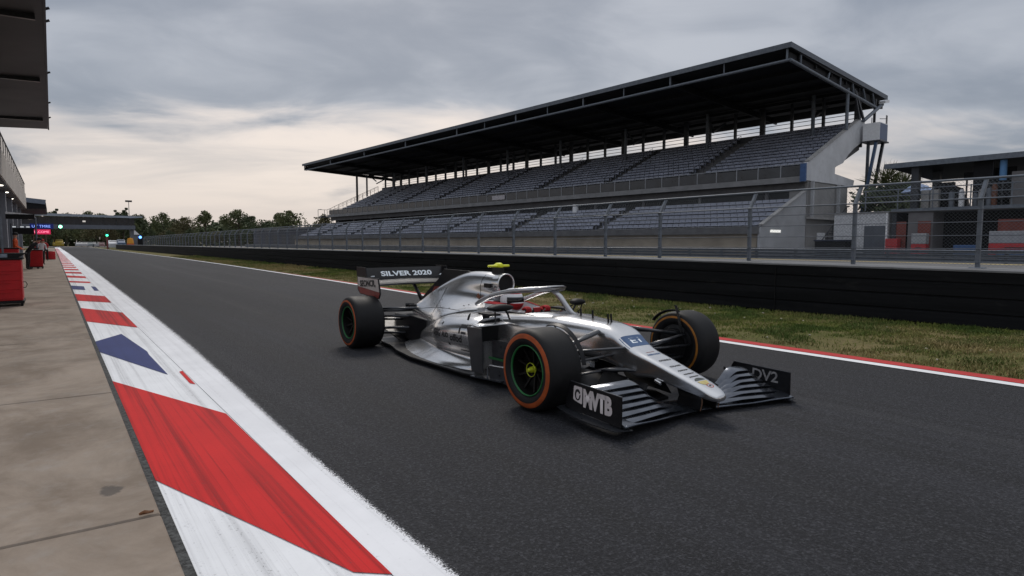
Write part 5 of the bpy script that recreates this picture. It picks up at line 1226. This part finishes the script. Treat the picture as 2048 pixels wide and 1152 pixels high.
# front wing
ss = lambda a, b, x: (lambda t: t*t*(3-2*t))(min(1, max(0, (x-a)/(b-a))))
def lef(x): return .925 + .150*(abs(x)/.95)**1.6
def main_pt(x, u):
    ax = abs(x); z = .052 + .022*ss(.45,.95,ax) + .018*math.sin(math.pi*u)*1.0 + u*u*.045*ss(.22,.5,ax)
    return P(x, lef(x) - u*(.30-.06*ss(.3,.9,ax)), z)
FW = part(lambda b: b.sheet([[main_pt(x, u) for u in np.linspace(0,1,9)] for x in np.linspace(-.95,.95,61)], .014), 'front_wing', M['wing'], smooth=True, angle=50)
part(lambda b: b.tube([main_pt(x, 0) for x in np.linspace(-.95,.95,61)], .0095, 8), 'leading_edge', M['wing'], FW, smooth=True)
for sx in (-1, 1):
    for k in range(6):
        xi = (.20,.27,.33,.365,.39,.41)[k]
        def fp(v, u, k=k, xi=xi):
            ax = xi+(.94-xi)*v; s_ = ss(-.16,.34,v)
            le = lef(ax) - .045 - .036*k - .040*k*v*v + .03*(1-s_) + .05*math.sin(math.pi*v)
            z = .070 + .010*k*(1-s_) + .039*k*s_ + .021*(u**1.3) - .009*v*v*k + .022*math.sin(math.pi*v)*s_ + .006*math.sin(math.pi*u)
            return P(sx*ax, le - u*(.070+.022*(k == 5))*(.6+.4*s_), z)
        part(lambda b: b.sheet([[fp(v, u) for u in np.linspace(0,1,8)] for v in np.linspace(0,1,26)], .006), 'flap', M['wing'], FW, smooth=True, angle=50)
    # dividers and turning strakes
    part(lambda b: b.sheet([[P(sx*(.60-.04*u), .965-.30*u, .072+.205*u+(.040-.01*u)*v) for u in np.linspace(0,1,8)] for v in (0,1)], .008), 'flap_divider', M['carbon'], FW)
    part(lambda b: b.slab([P(sx*(.37+.14*q), f, z) for q, f, z in ((0,.885,.083),(.45,.905,.086),(.45,.865,.092),(0,.845,.089))]+[], (0,0,1), .003), 'slot_panel', M['black'], FW)
    part(lambda b: b.slab([P(sx*(.45+.14*q), f, z) for q, f, z in ((0,.905,.088),(.45,.93,.09),(.45,.885,.097),(0,.865,.095))]+[], (0,0,1), .003), 'slot_panel', M['black'], FW)
    ep = part(lambda b: b.slab([P(sx*.948,f,z) for f, z in ((1.045,.062),(1.04,.276),(.46,.280),(.44,.25),(.40,.07))], (sx,0,0), .012), 'endplate', M['carbon'], FW, bevel=.002)
    part(lambda b: b.sheet([[P(sx*(.90+.155*v*(.55+.45*math.sin(math.pi*min(1,.15+u*.8)))), 1.10-.76*u-.05*v*(1-u), .054-.006*v+.012*u) for u in np.linspace(0,1,9)] for v in (0,.5,1)], .007), 'footplate', M['arm'], FW, smooth=True, angle=40)
    part(lambda b: b.bar(P(sx*.954,1.04,.280), P(sx*.954,.46,.284), .016, .005), 'endplate_lip', M['satin'], ep)
    if sx < 0:
        part(lambda b: b.slab([P(-.9605,f,z) for f, z in ((.505,.16),(.51,.252),(.518,.26),(.602,.26),(.612,.252),(.612,.142),(.605,.134),(.518,.148))], (-1,0,0), .002), 'logo_tile', M['pink_white'], ep)
        t_ = part(lambda b: b.slab([P(-.9630, .560+.032*math.cos(a)*1.05, .198+.043*math.sin(a)) for a in np.linspace(.5, 2*math.pi+.1, 30)]+[P(-.9630, .560+.020*math.cos(a), .193+.028*math.sin(a)) for a in np.linspace(2*math.pi+.1, .5, 30)], (-1,0,0), .002), 'emblem', M['ink'], ep)
        text_mesh('lettering', 'MVTB', .175, M['pink_white'], ep, P(-.9605,.790,.188), (0,-1,0), (0,.03,1), None, .003, width=.325, bold=.010, font_spacing=.84)
    else:
        text_mesh('lettering', 'DV2', .13, mat('faded_marking', (.26,.255,.26), .6, 0, .35, 30), ep, P(.948,.80,.215), (0,-1,0), (0,0,1), None, .003, width=.26, bold=.002, font_spacing=.95)
for sx in (-1, 1):
    py_ = part(lambda b: b.loft([[P(sx*.085+.012*math.cos(a), c+l*math.sin(a), z) for a in np.linspace(0, 2*math.pi, 17)[:-1]] for z, c, l in ((.20,.86,.13),(.14,.88,.125),(.075,.86,.13),(.058,.84,.16))]), 'nose_pylon', M['carbon'], FW, smooth=True)
    part(lambda b: b.tube([P(sx*.098,1.0,.175),P(sx*.099,1.004,.125),P(sx*.10,.99,.066)], .0045, 6), 'pylon_edge', mat('bronze_edge', (.25,.14,.09), .4, .5, .1, 9) if 'bronze_edge' not in bpy.data.materials else bpy.data.materials['bronze_edge'], py_)
    part(lambda b: b.sheet([[P(sx*(.10+.10*v), .50-.5*u, .19-.12*v+.04*u) for u in (0,.5,1)] for v in (0,.5,1)], .008), 'nose_cape', M['carbon'])
    part(lambda b: b.box(P(sx*.125,.62,.235), (.03,.07,.028), 0, 0, .3), 'nose_camera', M['silver'], bevel=.010)

# the wing sits a touch skew on the nose
Rw = Euler((0, R(1.3), R(-5.2))).to_matrix(); c0 = Vector((0,-.95,.06)); FW.rotation_euler = (0, R(1.3), R(-5.2)); FW.location = c0 - Rw @ c0 + Vector((.045, 0, -.004))
# lettering on nose and flank
bn_ = [bvh_of(chassis)]
def nose_text(s, f, wdt, size, m='ink', x=0): text_mesh('nose_lettering', s, size, M[m], CAR, P(x, f, .8), (1,0,0), (0,1,0), bn_, .0016, width=wdt, bold=.0012, ray=(0,0,-1))
def surf(poly, name, m, z=.8):
    vs = []
    for x, f in poly:
        h = bn_[0].ray_cast(Vector(P(x, f, z)), Vector((0,0,-1)), 2.); vs.append(h[0]+h[1]*.0014)
    mb = MB(); c = sum(vs, Vector())/len(vs); hc = bn_[0].ray_cast(Vector((c.x, c.y, z)), Vector((0,0,-1)), 2.); c = hc[0]+hc[1]*.0014
    mb.add(vs+[c], [(i, (i+1) % len(vs), len(vs)) for i in range(len(vs))]); return mb.build(name, m, CAR)
g_ = 10; 
pan = [(-.115+.23*i/g_, .335) for i in range(g_+1)]
mbp = MB(); rows = []
for j in range(6):
    f = .21+.115*j/5; hw = .150-.012*j/5; row = []
    for i in range(13):
        x = -hw+2*hw*i/12; h = bn_[0].ray_cast(Vector(P(x, f, .9)), Vector((0,0,-1)), 2.); row.append(h[0]+h[1]*.0012)
    rows.append(row)
vs = [p for r_ in rows for p in r_]; mbp.add(vs, [(j*13+i, j*13+i+1, (j+1)*13+i+1, (j+1)*13+i) for j in range(5) for i in range(12)]); mbp.build('blue_number_panel', M['inkblue'], CAR, smooth=True)
nose_text('E1', .262, .12, .075, 'letter')
text_line = [('NERODE', .47, .150, .030, 'inkblue'), ('OTRRELS', .585, .145, .030, 'ink'), ('COLAARI', .69, .130, .026, 'ink'), ('ALNAAIA', .765, .125, .024, 'ink'), ('MARIBAN', .825, .120, .020, 'ink'), ('JARNANOR', .875, .115, .018, 'ink')]
for s, f, wdt, size, m in text_line: nose_text(s, f, wdt, size, m)
part(lambda b: b.add([tuple(bn_[0].ray_cast(Vector(P(x, f, .8)), Vector((0,0,-1)), 2.)[0]+Vector((0,0,.0012))) for x, f in ((-.13,.425),(-.045,.425),(.045,.425),(.13,.425),(.13,.430),(.045,.430),(-.045,.430),(-.13,.430))], [(0,1,6,7),(1,2,5,6),(2,3,4,5)]), 'red_pinstripe', M['rust'])
el = lambda cx, f, a, b_, n=24, k=0: [(cx+a*math.cos(t), f+b_*math.sin(t)) for t in np.linspace(k, 2*math.pi+k, n+1)[:-1]]
surf([(x, f) for x, f in el(0,.935,.060,.036) if f <= .936], 'nose_emblem', mat('emblem_dark', (.05,.06,.055), .5, 0, .4, 30))
surf([(x*.95, f) for x, f in el(0,.945,.058,.055) if f >= .943], 'nose_emblem', mat('emblem_yellow', (.50,.42,.16), .5, 0, .15, 20))
ro, ri = el(.012,1.015,.033,.026,20), el(.012,1.015,.026,.020,20)
def proj_(x, f): h = bn_[0].ray_cast(Vector(P(x, f, .8)), Vector((0,0,-1)), 2.); return h[0]+h[1]*.0018
mb = MB(); mb.add([proj_(*p) for p in ro]+[proj_(*p) for p in ri], [(i, (i+1) % 20, 20+(i+1) % 20, 20+i) for i in range(20)]); mb.build('nose_ring', mat('emblem_red', (.42,.08,.05), .5, 0, .1, 20), CAR)
surf(el(.012,1.015,.012,.009,10), 'nose_emblem', M['ink'])
for f, z, a_ in ((-.62,.55,.014),(-.50,.575,.012),(-.74,.53,.010)):
    h = bn_[0].ray_cast(Vector(P(-1, f, z)), Vector((1,0,0)), 2.)
    if h[0]: mb = MB(); mb.box(h[0], (.006,a_*2,a_), 0, 0, .3); mb.build('chassis_marking', M['ink'], CAR)
eb_ = [bvh_of(ecover)]
def cover_line(name, pts, r, m):
    P_ = []
    for y_, z_ in pts:
        h = eb_[0].ray_cast(Vector((-1.2, y_, z_)), Vector((1,0,0)), 3.)
        if h[0]: P_.append(h[0]+h[1]*.001)
    if len(P_) > 2: mb = MB(); mb.tube(P_, r, 5); mb.build(name, m, CAR)
cover_line('panel_gap', [(1.90+.05*math.sin(k/11*3.14), .70+.30*k/11) for k in range(12)], .0025, M['black'])
cover_line('panel_gap', [(2.0+1.3*k/14, .600-.09*k/14+.02*math.sin(k*.25)) for k in range(15)], .0025, M['black'])
cover_line('panel_gap', [(2.75+.03*math.sin(k/9*3.14), .50+.30*k/9) for k in range(10)], .002, M['black'])
for y_, z_ in ((2.0,.66),(2.06,.645),(2.3,.60),(2.6,.58),(2.9,.60),(1.98,.78),(2.72,.66)):
    h = eb_[0].ray_cast(Vector((-1.2, y_, z_)), Vector((1,0,0)), 3.)
    if h[0]: mb = MB(); mb.box(h[0], (.006,.016,.012)); mb.build('fastener', M['ink'], CAR)
part(lambda b: b.slab([P(x, f, .045) for x, f in ((-.10,.55),(.10,.55),(.24,.2),(.32,-.3),(.34,-.72),(-.34,-.72),(-.32,-.3),(-.24,.2))], (0,0,1), .022), 'shade_splitter', M['carbon'])  # dark splitter plate added to stand in for black shade under the nose
for sx in (-1, 1):
    for x_, f_, l_ in ((.30,-.22,.34),(.42,-.40,.30),(.54,-.52,.24)):
        part(lambda b: b.sheet([[P(sx*(x_+.05*u), f_-l_*u, .06+.26*v-.10*v*(1-u)) for u in (0,.4,1)] for v in (0,.5,1)], .008), 'barge_fin', M['carbon'])
fl = [bvh_of(pods[-1])]
def flank(s, f, z, wdt, size, m='ink', bold=.003, shear=0): text_mesh('flank_lettering', s, size, M[m], CAR, P(-1.0, f, z), (0,-1,0), (0,0,1), fl, .002, width=wdt, bold=bold, shear=shear, ray=(1,0,0))
flank('GBG', -2.02, .385, .20, .105); flank('AUO', -1.80, .385, .15, .075); flank('offod', -1.57, .375, .23, .105, shear=.15); flank('rk', -1.72, .295, .045, .05)
pt = [(-1.475,.535),(-1.40,.53),(-1.40,.40),(-1.44,.40)]
def fproj(f, z): h = fl[0].ray_cast(Vector(P(-1.2, f, z)), Vector((1,0,0)), 2.); return h[0]+h[1]*.002
def fpatch(fr, z, n=6):
    mb = MB(); vs = []
    for j in range(n+1):
        for i in range(n+1):
            a = i/n; c = j/n; f = fr[0]+(fr[1]-fr[0])*a; vs.append(fproj(f+.04*(1-a)*(1-c)*0, z[0]+(z[1]-z[0])*c))
    mb.add(vs, [(j*(n+1)+i, j*(n+1)+i+1, (j+1)*(n+1)+i+1, (j+1)*(n+1)+i) for j in range(n) for i in range(n)]); return mb
fpatch((-1.50,-1.39), (.49,.525)).build('flank_number', M['ink'], CAR); fpatch((-1.47,-1.39), (.43,.455)).build('flank_number', M['ink'], CAR); fpatch((-1.515,-1.49), (.43,.50), 4).build('flank_number', M['ink'], CAR)
fpatch((-1.55,-1.39), (.245,.256)).build('flank_stripe', M['ink'], CAR)
mb = MB(); mb.add([fproj(-1.93+.018*math.cos(a), .49+.016*math.sin(a)) for a in np.linspace(0, 6.28, 13)[:-1]], [tuple(range(12))]); mb.build('vent_hole', M['void'], CAR)

# ------------------------------------------------------------------ driver
DR = thing('person', 'driver in a white and red helmet and red gloves sitting in the racing car', 'person', (CX, CY, 0))
N = [P(0,-1.22,.24)+(.15,.11), P(0,-1.36,.36)+(.15,.11), P(0,-1.47,.49)+(.165,.10), P(0,-1.50,.575)+(.085,.08), P(0,-1.50,.64)+(.065,), P(0,-1.51,.71)+(.085,.10), P(0,-1.51,.76)+(.06,)]
E_ = [(i, i+1) for i in range(6)]
for sx in (-1, 1):
    k = len(N); N += [P(sx*.17,-1.46,.54)+(.06,), P(sx*.195,-1.30,.50)+(.048,), P(sx*.155,-1.20,.600)+(.036,), P(sx*.135,-1.17,.655)+(.034,)]; E_ += [(3,k),(k,k+1),(k+1,k+2),(k+2,k+3)]
    k = len(N); N += [P(sx*.10,-1.10,.24)+(.085,), P(sx*.11,-.72,.46)+(.062,), P(sx*.09,-.32,.40)+(.045,)]; E_ += [(0,k),(k,k+1),(k+1,k+2)]
b = skin_body('body', DR, M['white_cloth'], N, E_, 2)
hm = MB(); hc = P(0,-1.52,.735)
rings = []
for a in np.linspace(.06, math.pi-.35, 22):
    ring = []
    for k in range(36):
        t = 2*math.pi*k/36; x = math.sin(a)*math.cos(t)*.120; yy = math.sin(a)*math.sin(t)*.142; z = math.cos(a)*.132
        if yy < -.05 and z < -.02: yy *= 1.12
        ring.append((hc[0]+x, hc[1]+yy, hc[2]+z))
    rings.append(ring)
hm.loft(rings); me_m = []
helm = hm.build('helmet', [M['white'], M['red_cloth']], DR, smooth=True)
for p in helm.data.polygons:
    z = p.center.z-hc[2]
    if z < -.03 or (.08 < z < .108): p.material_index = 1
vz = MB(); vz.sheet([[(hc[0]+math.cos(t)*.1235*math.sin(a), hc[1]+math.sin(t)*.147*math.sin(a), hc[2]+math.cos(a)*.1345) for t in np.linspace(R(205), R(335), 18)] for a in np.linspace(R(72), R(104), 6)], .004); vz.build('visor', mat('visor_dark', (.01,.01,.014), .1, 0, .1, 5), helm, smooth=True)
# gloved hands: palm and five fingers closed on the wheel
for sx in (-1, 1):
    bx, bf, bz = sx*.128, -1.165, .665
    HN = [P(bx,bf,bz)+(.030,.020), P(bx,bf+.045,bz+.022)+(.036,.020), P(bx,bf+.070,bz+.030)+(.034,.018)]; HE = [(0,1),(1,2)]
    for k, (dx, L) in enumerate(((-.027,.9),(-.009,1.),(.009,.96),(.026,.8))):
        i0 = len(HN); HN += [P(bx+dx,bf+.085,bz+.034-abs(dx)*.2)+(.0105,), P(bx+dx,bf+.085+.030*L,bz+.018)+(.0095,), P(bx+dx*.95,bf+.090+.022*L,bz-.010)+(.009,), P(bx+dx*.9,bf+.075,bz-.022)+(.008,)]; HE += [(2,i0),(i0,i0+1),(i0+1,i0+2),(i0+2,i0+3)]
    i0 = len(HN); HN += [P(bx-sx*.034,bf+.04,bz+.016)+(.012,), P(bx-sx*.046,bf+.066,bz+.004)+(.0105,), P(bx-sx*.042,bf+.086,bz-.008)+(.009,)]; HE += [(1,i0),(i0,i0+1),(i0+1,i0+2)]
    skin_body('glove', DR, M['red_cloth'], HN, HE, 1)
part(lambda b: (b.lathe([(-.012,.0),(-.012,.09),(.012,.09),(.012,0)], 'y', 24, P(0,-1.085,.60)), b.box(P(0,-1.085,.60), (.30,.03,.10)), b.bar(P(-.14,-1.075,.58),P(-.14,-1.075,.69),.03), b.bar(P(.14,-1.075,.58),P(.14,-1.075,.69),.03)), 'steering_wheel', M['black'], bevel=.006)
part(lambda b: b.box(P(0,-1.085,.668), (.09,.028,.05)), 'steering_display', mat('wheel_red', (.40,.015,.02), .5, 0, .1, 10), bevel=.005)
